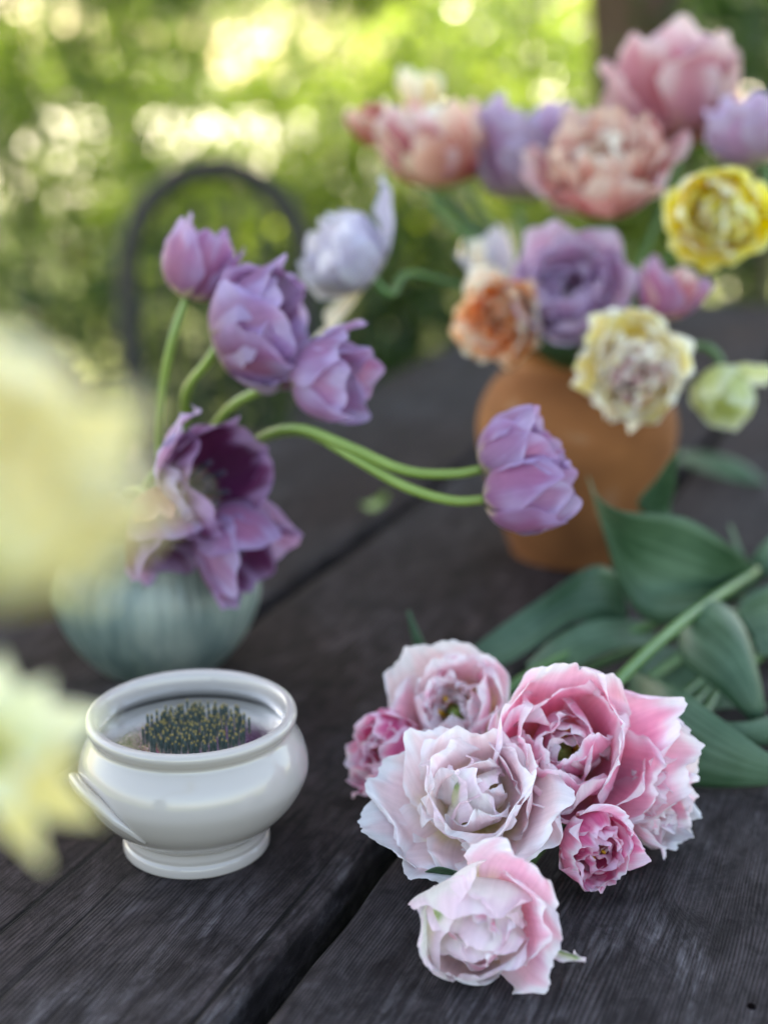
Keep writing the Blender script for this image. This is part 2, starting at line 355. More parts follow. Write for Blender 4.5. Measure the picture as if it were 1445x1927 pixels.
def tree(seed, x, y, hgt, lean, crown_c, crown_r, n, size, mat, label, trunk_r=0.12, group=None, limbs=9, clumps=60, spread=.2, shell=.3, trunk_mat=None):
    rng = np.random.default_rng(seed)
    root = empty('tree', (x, y, GZ), label, 'tree', group)
    top = np.array([x + lean[0], y + lean[1], GZ + hgt])
    tm = trunk_mat or M_BARK
    tube('trunk', [(x, y, GZ - .05), (x + lean[0] * .2, y + lean[1] * .15, GZ + hgt * .35), (x + lean[0] * .55, y + lean[1] * .6, GZ + hgt * .7), top], [trunk_r * 1.25, trunk_r, trunk_r * .85, trunk_r * .6], tm, root, 18, 14, off=(x, y, GZ))
    pts, cc = clump_points(rng, n, crown_c, crown_r, clumps, spread, shell)
    for c in cc[:limbs]:
        mid = (top + c) / 2 + rng.normal(size=3) * .1
        tube('limb', [top - np.array([0, 0, .1]), mid, c], [trunk_r * .5, trunk_r * .3, .01], tm, root, 10, 7, off=(x, y, GZ))
    V, F, uv = leaf_cloud(rng, pts, size)
    mesh_obj('crown', V, F, mat, root, smooth=False, uv=uv, off=(x, y, GZ))
M_BARK2 = simple('pinkish_bark', (0.10, 0.055, 0.040), 0.9, noise=0.5, nscale=10, bump=1.0)
# the garden tree, its out-of-frame crown placed to shade the table
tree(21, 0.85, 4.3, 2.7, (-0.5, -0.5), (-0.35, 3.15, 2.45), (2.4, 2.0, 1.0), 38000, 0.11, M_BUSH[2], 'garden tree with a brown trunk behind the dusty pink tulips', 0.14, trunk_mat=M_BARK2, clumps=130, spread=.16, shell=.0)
tree(22, -2.6, 14.5, 3.0, (.2, .2), (-2.4, 14.8, 2.6), (2.2, 2.0, 2.2), 9000, 0.16, M_BUSH[1], 'far tree at the left over the pale sunlit ground', 0.14, 'far trees beyond the path')
tree(23, 2.6, 15.5, 3.0, (.2, .2), (2.6, 15.8, 2.2), (2.2, 2.0, 2.4), 9000, 0.16, M_BUSH[1], 'far tree at the right over the pale sunlit ground', 0.14, 'far trees beyond the path')
tree(24, 0.2, 20.5, 3.0, (.2, .2), (0.1, 20.8, 2.4), (3.2, 2.0, 2.6), 9000, 0.18, M_BUSH[1], 'farthest tree in the middle over the pale sunlit ground', 0.16, 'far trees beyond the path')
tree(25, -3.1, 6.2, 2.2, (.5, -.1), (-1.0, 5.6, 1.75), (2.3, .9, 1.38), 30000, 0.08, M_BUSH[3], 'tree at the left whose low branch hangs in over the garden', 0.09, clumps=110, spread=.13, shell=.1)  # unseen upper crown filled out to darken the reflection in the bowl water
# far hedge that closes the garden
rng = np.random.default_rng(5)
pts = np.stack([rng.uniform(-26, 26, 24000), rng.normal(47, 1.0, 24000), np.zeros(24000)], 1)
hgt_ = np.where((pts[:, 0] > -10) & (pts[:, 0] < 1), 1.5, 3.2) + .7 * np.sin(pts[:, 0] * 1.7) + .4 * np.sin(pts[:, 0] * 4.1)
pts[:, 2] = GZ + rng.uniform(0, 1, 24000) ** .8 * hgt_
V, F, uv = leaf_cloud(rng, pts, 0.34)
hd = empty('hedge', (0, 47, GZ), 'long tall hedge closing the garden far behind', 'hedge')
mesh_obj('foliage', V, F, M_BUSH[1], hd, smooth=False, uv=uv, off=(0, 47, GZ))

# ================================================================= TABLE
AZ = math.atan2(1148, 2798)                                # boards run this much to the right of the view
ct, st = math.cos(AZ), math.sin(AZ)
table = empty('garden_table', (0, 0, GZ), 'weathered dark grey plank table carrying all the vases and flowers', 'table', rz=-AZ)
TH = 0.058
def plank(u0, u1, v0, v1, seed):
    rng = random.Random(seed)
    nu, nv = 26, 160
    us = np.linspace(0, 1, nu); vs = np.linspace(v0, v1, nv)
    V = []
    ph = [rng.uniform(0, 6.28) for _ in range(6)]
    def wav(v, k): return 0.0010 * math.sin(v * 9 + ph[k]) + 0.0006 * math.sin(v * 31 + ph[k + 1]) + 0.0005 * math.sin(v * 83 + ph[k + 2])
    rad = 0.0042
    prof = []                                            # closed section: bottom left, up the left side, over the top, down the right side
    for v in vs:
        a = u0 + wav(v, 0); b = u1 + wav(v, 3)
        ring = [(a + .001, -TH), (a, -TH * .55), (a + .0004, -rad * 1.2), (a + rad * .3, -rad * .35), (a + rad, -.0003)]
        for t in np.linspace(0.04, 0.96, 11): ring.append((a + rad + (b - a - 2 * rad) * t, -0.0004 + 0.0004 * math.sin(t * 9 + v * 3)))
        ring += [(b - rad, -.0003), (b - rad * .3, -rad * .35), (b - .0004, -rad * 1.2), (b, -TH * .55), (b - .001, -TH)]
        V += [(p[0], v, p[1] + 0.0) for p in ring]
    m = len(ring); F = grid_faces(m, nv, True).tolist()
    F.append(list(range(m))); F.append(list(range(m * (nv - 1), m * nv))[::-1])
    V = np.array(V); V[:, 2] += -GZ
    return mesh_obj('plank', V, F, M_WOOD, table)
ends = [(-0.703, -0.470), (-0.4545, -0.2545), (-0.239, -0.030), (-0.014, 0.196), (0.211, 0.42)]
for k, (a, b) in enumerate(ends): plank(a, b, 0.0, 2.55, 100 + k)
for v in (0.25, 1.25, 2.3):
    V, F = box_geo(-.69, .41, v - .045, v + .045, -GZ - TH - .05, -GZ - TH - .001, .003)
    mesh_obj('beam', V, F, M_WOOD, table, smooth=False)
for u in (-.62, .34):
    for v in (.25, 2.3):
        V, F = box_geo(u - .04, u + .04, v - .04, v + .04, 0, -GZ - TH - .052, .003)
        mesh_obj('leg', V, F, M_WOOD, table, smooth=False)

M_HOLE = simple('hole_black', (0.004, 0.003, 0.003), 1.0, 0.0, noise=.4, nscale=200)  # near-black disc stands in for the shade inside a small hole
for (px_, py_) in ((1413, 1893),):
    q = Z(px_, py_, 0); ql = np.array([q[0] * ct - q[1] * st, q[0] * st + q[1] * ct, -GZ])
    V, F = tube_geo([ql + [0, 0, -.004], ql + [0, 0, -.001], ql + [0, 0, .0003]], [.0016, .0019, .0017], 5, 12); mesh_obj('hole_disc', V, F, M_HOLE, table)
# ================================================================= FLOWERS
def sm(a, b, x): 
    t = np.clip((x - a) / (b - a), 0, 1); return t * t * (3 - 2 * t)
def petal_geo(rng, base, A, az, L, W, th0, th1, cup=0.7, curl=0.0, ruffle=0.05, fringe=0.0, twist=0.0, r0=0.004, nu=15, nv=20,
              pal=None, e=0.55, tipw=0.72, rnd=0.20, vm=0.55, tint=None, up=None, pointed=0.0, bend=0.0, lump=0.03):
    """one petal: a midrib curve rising from the receptacle, a cupped cross-section, ruffled and fringed edges"""
    A = nrm(A)
    ref = np.array([0, 0, 1.0]) if up is None else nrm(up)
    if abs(np.dot(A, ref)) > 0.93: ref = np.array([0, 1.0, 0]) if A[2] > 0 else np.array([0, -1.0, 0])
    Yv = nrm(ref - A * np.dot(ref, A)); Xv = np.cross(Yv, A)
    az = R_(az); er = Xv * math.cos(az) + Yv * math.sin(az); et = np.cross(A, er)
    u = np.linspace(-1, 1, nu); v = np.linspace(0, 1, nv)
    vv = np.linspace(0, 1, 60)
    th = R_(th0) + (R_(th1) - R_(th0)) * sm(0, 1, vv ** e) + R_(curl) * np.clip((vv - .72) / .28, 0, 1) ** 2
    ds = L / 59
    r = r0 + np.concatenate([[0], np.cumsum(np.sin((th[1:] + th[:-1]) / 2)) * ds])
    z = np.concatenate([[0], np.cumsum(np.cos((th[1:] + th[:-1]) / 2)) * ds])
    U, Vv = np.meshgrid(u, v)
    wv = np.where(v < vm, 0.16 + 0.84 * np.sin(np.clip(v / vm, 0, 1) * math.pi / 2) ** 0.9, 1 - (1 - tipw) * np.clip((v - vm) / (1 - vm), 0, 1) ** (2.6 - 1.6 * pointed)) * W
    ph = rng.uniform(0, 6.28, 12)
    fr = fringe * (np.sin(U * 17 + ph[0]) * .4 + np.sin(U * 31 + ph[1]) * .3 + np.sin(U * 7.5 + ph[2]) * .8) * Vv ** 6
    lob = 0.05 * (np.sin(U * 3.1 + ph[3]) + .6 * np.sin(U * 6.3 + ph[4])) * Vv ** 3
    s = np.clip(Vv - rnd * np.abs(U) ** (2.6 - 1.2 * pointed) * Vv ** 2 + fr + lob, 0, 1.12)
    si = np.clip(s, 0, 1) * 59
    ex = (s - np.clip(s, 0, 1)) * L
    k0 = np.clip(si.astype(int), 0, 58); f = si - k0
    rr = r[k0] * (1 - f) + r[k0 + 1] * f; zz = z[k0] * (1 - f) + z[k0 + 1] * f; tt = th[k0] * (1 - f) + th[k0 + 1] * f
    rr = rr + ex * np.sin(tt); zz = zz + ex * np.cos(tt)
    sidefr = 1 + fringe * .8 * (np.sin(Vv * 47 + ph[5] + np.sign(U)) * .5 + np.sin(Vv * 29 + ph[6] * np.sign(U)) * .5) * np.abs(U) ** 6
    wgrid = wv[:, None] * sidefr
    a = U * wgrid
    kc = cup / max(W, 1e-6) * (1.0 - .25 * Vv)
    aa = a * kc
    lat = np.sin(aa) / kc; inn = (1 - np.cos(aa)) / kc
    # ruffles grow towards the edge
    ed = np.abs(U) ** 2.2 * sm(.15, .7, Vv) + .8 * Vv ** 5
    rf = ruffle * L * ed * (np.sin(Vv * 9 + ph[7] + np.sign(U) * ph[8]) * .7 + .45 * np.sin(Vv * 19 + U * 4 + ph[9]) + .5 * np.sin(U * 6.5 + ph[10]) * Vv ** 2)
    rf += lump * L * (np.sin(U * 2.4 + Vv * 3 + ph[11]) * Vv) + .3 * lump * L * np.sin(U * 7 + Vv * 5 + ph[2]) * Vv
    inn = inn + rf
    # inward normal of the midrib: turn the tangent (sin, cos) by 90 degrees towards the axis
    nr = -np.cos(tt); nz_ = np.sin(tt)
    rad = rr + inn * nr; hgt = zz + inn * nz_
    tw = R_(twist) * Vv
    lat = lat + bend * L * Vv ** 2
    P = np.asarray(base) + rad[..., None] * er + hgt[..., None] * A + lat[..., None] * et
    if twist:
        ctr = np.asarray(base) + rr[..., None] * er + zz[..., None] * A
        Tt = np.sin(tt)[..., None] * er + np.cos(tt)[..., None] * A
        d = P - ctr; P = ctr + d * np.cos(tw)[..., None] + np.cross(Tt, d) * np.sin(tw)[..., None]
    col = pigment(rng, U, Vv, pal, tint)
    uv = np.stack([(U.ravel() + 1) / 2, Vv.ravel()], 1)
    return P.reshape(-1, 3), grid_faces(nu, nv), uv, col.reshape(-1, 3)
def pigment(rng, U, V, pal, tint=None):
    ph = rng.uniform(0, 6.28, 6)
    wob = .09 * np.sin(U * 7 + ph[0]) + .05 * np.sin(U * 17 + ph[1]) + .05 * np.sin(V * 13 + ph[2])
    c = np.array(pal['base'])[None, None] * np.ones(U.shape + (1,))
    f = sm(.08, pal.get('base_to', .42), V + wob * .5)[..., None]
    c = c * (1 - f) + np.array(pal['mid']) * f
    if 'flame' in pal:
        f = (np.exp(-(U / pal.get('flame_w', .35)) ** 2) * sm(.15, .5, V) * (1 - sm(.75, 1.0, V)) * pal.get('flame_k', .8))[..., None]
        c = c * (1 - f) + np.array(pal['flame']) * f
    f = (np.maximum(sm(pal.get('edge_from', .55), 1.0, np.abs(U) + wob) * sm(.2, .5, V), sm(.72, 1.0, V + wob)) * pal.get('edge_k', .9))[..., None]
    c = c * (1 - f) + np.array(pal['edge']) * f
    if 'rim' in pal:
        f = (np.maximum(sm(.78, .96, np.abs(U) + wob * .6) * sm(.3, .6, V), sm(.84, .98, V + wob * .5)) * .9)[..., None]
        c = c * (1 - f) + np.array(pal['rim']) * f
    if tint is not None and 'green' in tint:
        g = tint['green']; f = (np.exp(-((U - g[0] + .1 * np.sin(V * 30)) / g[1]) ** 2) * sm(.2, .4, V) * (1 - sm(.8, .95, V)))[..., None]
        c = c * (1 - f) + np.array([0.16, 0.33, 0.07]) * f
        f2 = (np.exp(-((U - g[0] - .25) / .22) ** 2) * sm(.1, .3, V) * (1 - sm(.75, .9, V)) * .7)[..., None]
        c = c * (1 - f2) + np.array([0.80, 0.82, 0.42]) * f2
    if tint is not None and 'mix' in tint:
        k = tint['k']; c = c * (1 - k) + np.array(tint['mix']) * k
    c = c * rng.uniform(.93, 1.05)
    return np.clip(c, 0, .93)

PAL = {
 'blush':  dict(base=(.94, .74, .45), mid=(.95, .52, .62), edge=(.95, .70, .78), flame=(.92, .38, .56), flame_k=.35, base_to=.5, edge_from=.5, rim=(.93, .88, .90)),
 'pale':   dict(base=(.95, .84, .50), mid=(.95, .74, .74), edge=(.95, .86, .88), flame=(.94, .62, .72), flame_k=.3, base_to=.6, edge_from=.45, rim=(.93, .90, .91)),
 'white':  dict(base=(.95, .89, .62), mid=(.95, .89, .85), edge=(.95, .72, .82), flame=(.93, .91, .82), flame_k=.3, base_to=.4, edge_from=.8, edge_k=.7),
 'pink':   dict(base=(.92, .60, .40), mid=(.94, .43, .57), edge=(.95, .64, .76), flame=(.90, .26, .44), flame_k=.5, base_to=.45, edge_from=.55, rim=(.93, .86, .90)),
 'rose':   dict(base=(.85, .40, .38), mid=(.80, .20, .38), edge=(.88, .48, .64), flame=(.74, .12, .30), flame_k=.5, base_to=.4, edge_from=.55, rim=(.92, .74, .84)),
 'purple': dict(base=(.46, .38, .24), mid=(.41, .21, .40), edge=(.54, .42, .66), flame=(.52, .26, .42), flame_k=.6, base_to=.25, edge_from=.35, flame_w=.5),
 'purple_in': dict(base=(.09, .05, .05), mid=(.17, .04, .12), edge=(.48, .30, .54), flame=(.13, .025, .09), flame_k=.7, base_to=.25, edge_from=.75, flame_w=.5),
 'mauve':  dict(base=(.66, .52, .42), mid=(.42, .18, .36), edge=(.50, .35, .58), flame=(.52, .19, .32), flame_k=.7, base_to=.25, edge_from=.4, flame_w=.45),
 'lilac':  dict(base=(.70, .58, .56), mid=(.54, .36, .53), edge=(.64, .52, .68), flame=(.60, .28, .46), flame_k=.45, base_to=.3, edge_from=.4),
 'lilac_white': dict(base=(.82, .76, .64), mid=(.62, .57, .69), edge=(.68, .65, .77), flame=(.68, .58, .70), flame_k=.4, base_to=.25, edge_from=.4),
 'peach':  dict(base=(.85, .60, .30), mid=(.74, .40, .32), edge=(.84, .66, .56), flame=(.66, .19, .17), flame_k=.5, base_to=.3, edge_from=.5),
 'peachred': dict(base=(.72, .40, .20), mid=(.52, .09, .10), edge=(.84, .46, .42), flame=(.46, .05, .07), flame_k=.8, base_to=.3, edge_from=.7),
 'dusty':  dict(base=(.72, .36, .34), mid=(.68, .30, .36), edge=(.84, .66, .68), flame=(.50, .09, .14), flame_k=.7, base_to=.25, edge_from=.5),
 'orange': dict(base=(.90, .50, .07), mid=(.91, .34, .08), edge=(.92, .66, .48), flame=(.90, .22, .06), flame_k=.6, base_to=.3, edge_from=.6),
 'cream':  dict(base=(.92, .80, .45), mid=(.92, .79, .62), edge=(.93, .88, .80), flame=(.92, .60, .45), flame_k=.3, base_to=.35, edge_from=.5),
 'yellow': dict(base=(.92, .72, .03), mid=(.92, .80, .09), edge=(.93, .89, .45), flame=(.91, .58, .02), flame_k=.5, base_to=.3, edge_from=.6),
 'yellow_in': dict(base=(.91, .58, .06), mid=(.93, .78, .34), edge=(.94, .91, .84), flame=(.92, .50, .20), flame_k=.4, base_to=.4, edge_from=.5),
 'creamyellow': dict(base=(.92, .68, .06), mid=(.93, .80, .26), edge=(.94, .90, .88), flame=(.90, .56, .50), flame_k=.25, base_to=.4, edge_from=.28),
 'creampink': dict(base=(.92, .70, .20), mid=(.92, .56, .64), edge=(.94, .88, .88), flame=(.82, .16, .46), flame_k=.5, base_to=.5, edge_from=.45),
 'greenwhite': dict(base=(.60, .66, .22), mid=(.72, .76, .40), edge=(.84, .86, .70), flame=(.72, .76, .34), flame_k=.5, base_to=.4, edge_from=.4),
 'lemon':  dict(base=(.86, .78, .34), mid=(.86, .76, .36), edge=(.88, .82, .56), flame=(.89, .70, .16), flame_k=.5, base_to=.4, edge_from=.5),
 'mint':   dict(base=(.80, .70, .20), mid=(.82, .82, .62), edge=(.84, .85, .76), flame=(.82, .86, .55), flame_k=.4, base_to=.4, edge_from=.5),
}
def add_petal(root, base, rng, **k):
    V, F, uv, col = petal_geo(rng, base, **k)
    return mesh_obj('petal', V, F, M_PETAL, root, uv=uv, col=col, off=root.location)
def ribbon_leaf(name, A, B, mat, parent, bulge=0.0, crease=0.0, nu=9, nv=26, thick=0.0007, off=None, wave=0.0, seed=0):
    """a strap leaf between two edge lines; bulges between them and has a shallow midrib"""
    a = catmull(A, nv); b = catmull(B, nv)
    rng = np.random.default_rng(seed + 77); ph = rng.uniform(0, 6.28, 3)
    t = np.linspace(0, 1, nu)[None, :, None]
    P = a[:, None] * (1 - t) + b[:, None] * t
    T = np.gradient((a + b) / 2, axis=0); S = b - a
    N = np.cross(S, T); N /= (np.linalg.norm(N, axis=1)[:, None] + 1e-9)
    W = np.linalg.norm(S, axis=1)[:, None]
    prof = 4 * t[0, :, 0] * (1 - t[0, :, 0]); cr = -np.exp(-((t[0, :, 0] - .5) / .10) ** 2)
    vv = np.linspace(0, 1, nv)[:, None]
    d = bulge * W * prof[None] + crease * W * cr[None] + wave * W * (np.abs(t[0, :, 0] - .5)[None] * 2) ** 2 * np.sin(vv * 14 + ph[0] + t[0, :, 0][None] * 3)
    P = P + N[:, None] * d[..., None]
    N2 = N[:, None] * np.ones((1, nu, 1))
    top = P + N2 * thick / 2; bot = P - N2 * thick / 2
    V = np.vstack([top.reshape(-1, 3), bot.reshape(-1, 3)])
    F1 = grid_faces(nu, nv); F2 = F1[:, ::-1] + nu * nv
    rim = []
    for j in range(nv - 1):
        rim.append([j * nu, (j + 1) * nu, (j + 1) * nu + nu * nv, j * nu + nu * nv]); q = j * nu + nu - 1
        rim.append([q + nu, q, q + nu * nv, q + nu + nu * nv])
    F = F1.tolist() + F2.tolist() + rim
    uu = np.tile(np.linspace(0, 1, nu), nv); vq = np.repeat(np.linspace(0, 1, nv), nu)
    uv = np.stack([np.tile(uu, 2), np.tile(vq, 2)], 1)
    return mesh_obj(name, V, F, mat, parent, uv=uv, off=off)

def tulip(label, base, axis, R, layers, stem=None, seed=0, group=None, stem_mat=None, stem_r=0.0030, centre=True, hi=False, up=None, petals=None, jit=1.0):
    """a whole tulip: petals in layers, pistil and stamens, stem.  layers: (n, az0, L, W, th0, th1, cup, curl, ruffle, fringe, palette)"""
    rng = np.random.default_rng(seed)
    A = nrm(axis); base = np.asarray(base, float)
    root = empty('tulip', base, label, 'tulip', group)
    nu, nv = (37, 34) if hi else (21, 24)
    for k, (n, az0, L, W, t0, t1, cup, curl, ruf, fri, pal) in enumerate(layers):
        for i in range(n):
            p = PAL[pal if isinstance(pal, str) else pal[i % len(pal)]]
            add_petal(root, base + A * R * .015 * k, rng, A=A, az=az0 + 360 / n * i + rng.uniform(-9, 9) * jit, L=R * L * rng.uniform(1 - .08 * jit, 1 + .08 * jit), W=R * W * rng.uniform(1 - .12 * jit, 1 + .12 * jit),
                      th0=t0 + rng.uniform(-6, 6), th1=t1 + rng.uniform(-14, 14) * jit, cup=cup * rng.uniform(.85, 1.15), curl=curl * rng.uniform(.5, 1.4), ruffle=ruf, fringe=fri,
                      twist=rng.uniform(-14, 14) * jit, r0=R * .06, nu=nu, nv=nv, pal=p, up=up)
    for q in (petals or []):
        q = dict(q); q.setdefault('pal', 'pale'); q['pal'] = PAL[q['pal']]
        q['L'] = q['L'] * R; q['W'] = q['W'] * R
        q.setdefault('cup', .8); q.setdefault('ruffle', .04); q.setdefault('fringe', .03); q.setdefault('r0', R * .06)
        add_petal(root, base + A * R * q.pop('lift', 0), rng, A=A, nu=nu, nv=nv, up=up, **q)
    if centre:
        MS, MPs = (M_DARKEYE, M_DARKEYE) if centre == 'dark' else (M_STAMEN, M_PISTIL)
        ref = np.array([0, 0, 1.0]) if abs(A[2]) < .9 else np.array([0, 1.0, 0])
        Xv = nrm(np.cross(ref, A)); Yv = np.cross(A, Xv)
        tube('pistil', [base, base + A * R * .25, base + A * R * .42, base + A * R * .46], [R * .10, R * .08, R * .07, R * .11], MPs, root, 10, 9, off=base)
        for i in range(6):
            a = i * math.pi / 3 + .3; d = Xv * math.cos(a) + Yv * math.sin(a)
            q = base + A * R * .30 + d * R * .16
            tube('stamen', [base + d * R * .05, q, q + A * R * .10 + d * R * .03, q + A * R * .24 + d * R * .05], [R * .012, R * .018, R * .04, R * .028], MS, root, 8, 6, off=base)
    if stem is not None:
        pts = [base + A * R * .03] + [np.asarray(s, float) for s in stem]
        tube('stem', pts, [stem_r * .9, stem_r, stem_r, stem_r * 1.15], stem_mat or M_STEM, root, 30, 10, off=base)
    return root

def double(pal_out, pal_in, open_=30, close=-10, fr=.03, ruf=.05, n=(6, 6, 7, 6)):
    return [(n[0], 10, 1.30, .62, 98, open_, .75, 8, ruf * .8, fr * .6, pal_out),
            (n[1], 40, 1.18, .55, 88, (open_ + close) / 2, .85, 4, ruf, fr, pal_out),
            (n[2], 15, .98, .42, 70, close, .9, 10, ruf * 1.4, fr * 1.2, pal_in),
            (n[3], 50, .74, .34, 48, close - 8, 1.0, 18, ruf * 1.8, fr * 1.4, pal_in)]
def single(pal, pal_in=None, close=-4, wide=.42, curl=6):
    return [(3, 0, 1.12, wide, 88, close, 1.05, curl, .02, 0.004, pal), (3, 60, 1.08, wide, 80, close - 4, 1.05, curl, .02, .004, pal_in or pal)]

TO_CAM = lambda p: nrm(ORG - np.asarray(p))
# ---- loose pink double tulips lying on the boards --------------------------------
GP = 'pink double tulips lying in a heap on the planks'
def lie(px, py, z, axis, R):                              # base of a head whose middle is seen at px, py
    c = Z(px, py, z); return c - nrm(axis) * R * .55
ax = (-.26, -.84, .30); Rr = .0328
b1 = lie(893, 1742, .024, ax, Rr)
F1P = [
 dict(az=58, L=1.62, W=.72, th0=95, th1=34, curl=-10, pal='blush', cup=.5, ruffle=.03, tipw=.6),
 dict(az=18, L=1.35, W=.66, th0=92, th1=26, curl=12, pal='blush', cup=.6, tipw=.7),
 dict(az=-14, L=1.45, W=.70, th0=95, th1=34, curl=10, pal='blush', cup=.55, tipw=.75, ruffle=.04),
 dict(az=104, L=1.66, W=.95, th0=98, th1=-44, pal='white', cup=.8, tipw=.8, ruffle=.02, e=.7, fringe=.015),
 dict(az=70, L=1.35, W=.66, th0=98, th1=-14, pal='white', cup=.8, tipw=.7),
 dict(az=160, L=1.66, W=.95, th0=100, th1=-50, pal='white', cup=1.0, tipw=.85, ruffle=.02, e=.72, fringe=.015, tint=dict(green=(-.05, .13))),
 dict(az=205, L=1.50, W=.70, th0=98, th1=-16, pal='white', cup=.9, tipw=.75, ruffle=.03, e=.7),
 dict(az=248, L=1.46, W=.66, th0=98, th1=-14, pal='pale', cup=.95, tipw=.5, ruffle=.03, e=.7),
 dict(az=292, L=1.42, W=.72, th0=98, th1=-18, pal='white', cup=.95, tipw=.7, ruffle=.04, e=.7),
 dict(az=125, L=1.36, W=.76, th0=85, th1=-70, pal='white', cup=.8, tipw=.85, lift=.04, ruffle=.03, fringe=.02),
 dict(az=76, L=1.34, W=.74, th0=84, th1=-52, pal='white', cup=.7, tipw=.85, lift=.04, ruffle=.04, fringe=.02),
 dict(az=178, L=1.12, W=.56, th0=72, th1=-34, pal='white', cup=.95, tipw=.8, lift=.06),
 dict(az=240, L=1.12, W=.56, th0=80, th1=-26, pal='blush', cup=.9, lift=.04, ruffle=.05),
 dict(az=330, L=1.08, W=.56, th0=75, th1=-2, pal='blush', cup=.8, lift=.04, ruffle=.08),
 dict(az=14, L=1.0, W=.52, th0=65, th1=-8, pal='blush', cup=.8, lift=.04, ruffle=.09),
 dict(az=42, L=.98, W=.48, th0=65, th1=-14, pal='pink', cup=.8, lift=.04, ruffle=.09),
]
tulip('white and pink double tulip nearest the camera, green streak on a side petal', b1, ax, Rr,
      [(3, 250, .84, .44, 45, -26, 1.0, 14, .05, .02, ('pale', 'white'))], stem=[b1 + [.01, .03, -.012], Z(1090, 1500, .012), Z(1260, 1330, .012), Z(1420, 1210, .012)],
      seed=11, group=GP, hi=True, petals=F1P, stem_mat=M_STEMD)

ax = (-.12, -.62, .78); Rr = .0392
b2 = lie(888, 1494, .047, ax, Rr)
F2P = [
 dict(az=172, L=1.32, W=.68, th0=92, th1=56, pal='pale', cup=.45, tipw=.7, ruffle=.05),
 dict(az=203, L=1.42, W=.70, th0=92, th1=62, pal='pale', cup=.5, tipw=.7, ruffle=.04),
 dict(az=140, L=1.30, W=.6, th0=92, th1=30, pal='pale', cup=.6, tipw=.7),
 dict(az=240, L=1.22, W=.74, th0=94, th1=60, pal='pale', cup=.6, tipw=.7, ruffle=.06),
 dict(az=275, L=1.15, W=.6, th0=94, th1=50, pal='pale', cup=.7, tipw=.6),
 dict(az=316, L=1.50, W=.76, th0=92, th1=34, pal='pale', cup=.6, tipw=.7),
 dict(az=346, L=1.58, W=.80, th0=92, th1=26, pal='pale', cup=.7, tipw=.7, curl=14),
 dict(az=18, L=1.38, W=.7, th0=92, th1=12, pal='pale', cup=.8, tipw=.7),
 dict(az=100, L=1.25, W=.7, th0=92, th1=6, pal='pale', cup=.8, tipw=.8),
 dict(az=62, L=1.15, W=.6, th0=88, th1=14, pal='pale', cup=.8, tipw=.8),
 dict(az=335, L=1.22, W=.74, th0=84, th1=10, pal='pale', cup=.9, tipw=.75, ruffle=.06, lift=.05),
 dict(az=10, L=1.2, W=.68, th0=82, th1=8, pal='pale', cup=1.0, tipw=.75, ruffle=.07, lift=.05),
 dict(az=205, L=1.22, W=.64, th0=82, th1=-4, pal='white', cup=.9, tipw=.8, ruffle=.05, lift=.05),
 dict(az=160, L=1.18, W=.62, th0=82, th1=-8, pal='pale', cup=.9, tipw=.75, ruffle=.07, lift=.05),
 dict(az=120, L=1.05, W=.50, th0=75, th1=-24, pal='pale', cup=.8, tipw=.75, ruffle=.06, lift=.05),
 dict(az=252, L=1.2, W=.6, th0=84, th1=10, pal='pale', cup=.8, tipw=.6, ruffle=.08, lift=.05),
 dict(az=290, L=1.00, W=.46, th0=80, th1=-2, pal='pale', cup=.8, tipw=.6, ruffle=.08, lift=.05),
 dict(az=180, L=1.02, W=.52, th0=62, th1=-30, pal='white', cup=1.0, tipw=.7, ruffle=.08, lift=.08, tint=dict(green=(.0, .12))),
 dict(az=140, L=1.02, W=.56, th0=60, th1=-50, pal='white', cup=1.0, tipw=.7, ruffle=.06, lift=.08, tint=dict(green=(.1, .12))),
 dict(az=230, L=1.04, W=.54, th0=62, th1=-40, pal='white', cup=1.1, tipw=.8, ruffle=.06, lift=.08),
 dict(az=275, L=.98, W=.50, th0=62, th1=-42, pal='pale', cup=1.1, tipw=.8, ruffle=.06, lift=.08),
]
tulip('wide open pale pink double tulip in the middle of the pink heap', b2, ax, Rr,
      [(3, 170, .68, .30, 40, -24, 1.1, 20, .08, .02, 'white')],
      stem=[b2 + [.02, .03, -.02], Z(1120, 1360, .02), Z(1290, 1230, .02), Z(1450, 1130, .02)], seed=12, group=GP, hi=True, petals=F2P, stem_mat=M_STEMD)

ax = (.02, -.74, .67); Rr = .0480
b3 = lie(1060, 1408, .060, ax, Rr)
F3P = [
 dict(az=-8, L=1.52, W=.66, th0=92, th1=52, pal='blush', cup=.5, tipw=.7, ruffle=.03),
 dict(az=12, L=1.45, W=.6, th0=92, th1=36, pal='pink', cup=.7, tipw=.6),
 dict(az=-30, L=1.40, W=.6, th0=92, th1=30, pal='pink', cup=.8, tipw=.6),
]
tulip('deep pink bowl shaped tulip with white frayed petal rims at the top of the heap', b3, ax, Rr,
      [(5, 5, 1.34, .80, 98, 0, .9, 6, .035, .035, ('pink', 'blush')), (5, 35, 1.22, .68, 90, -12, .95, 6, .045, .045, ('blush', 'pink')), (5, 12, 1.04, .55, 74, -20, 1.0, 8, .07, .05, ('pink', 'blush')), (5, 40, .82, .42, 50, -18, 1.0, 14, .09, .04, ('blush', 'pale'))],
      stem=[b3 + [.012, .03, -.004], Z(1160, 1285, .055), Z(1290, 1165, .06), Z(1420, 1075, .05)], seed=13, group=GP, hi=True, petals=F3P, stem_r=.0036, stem_mat=M_STEMD)

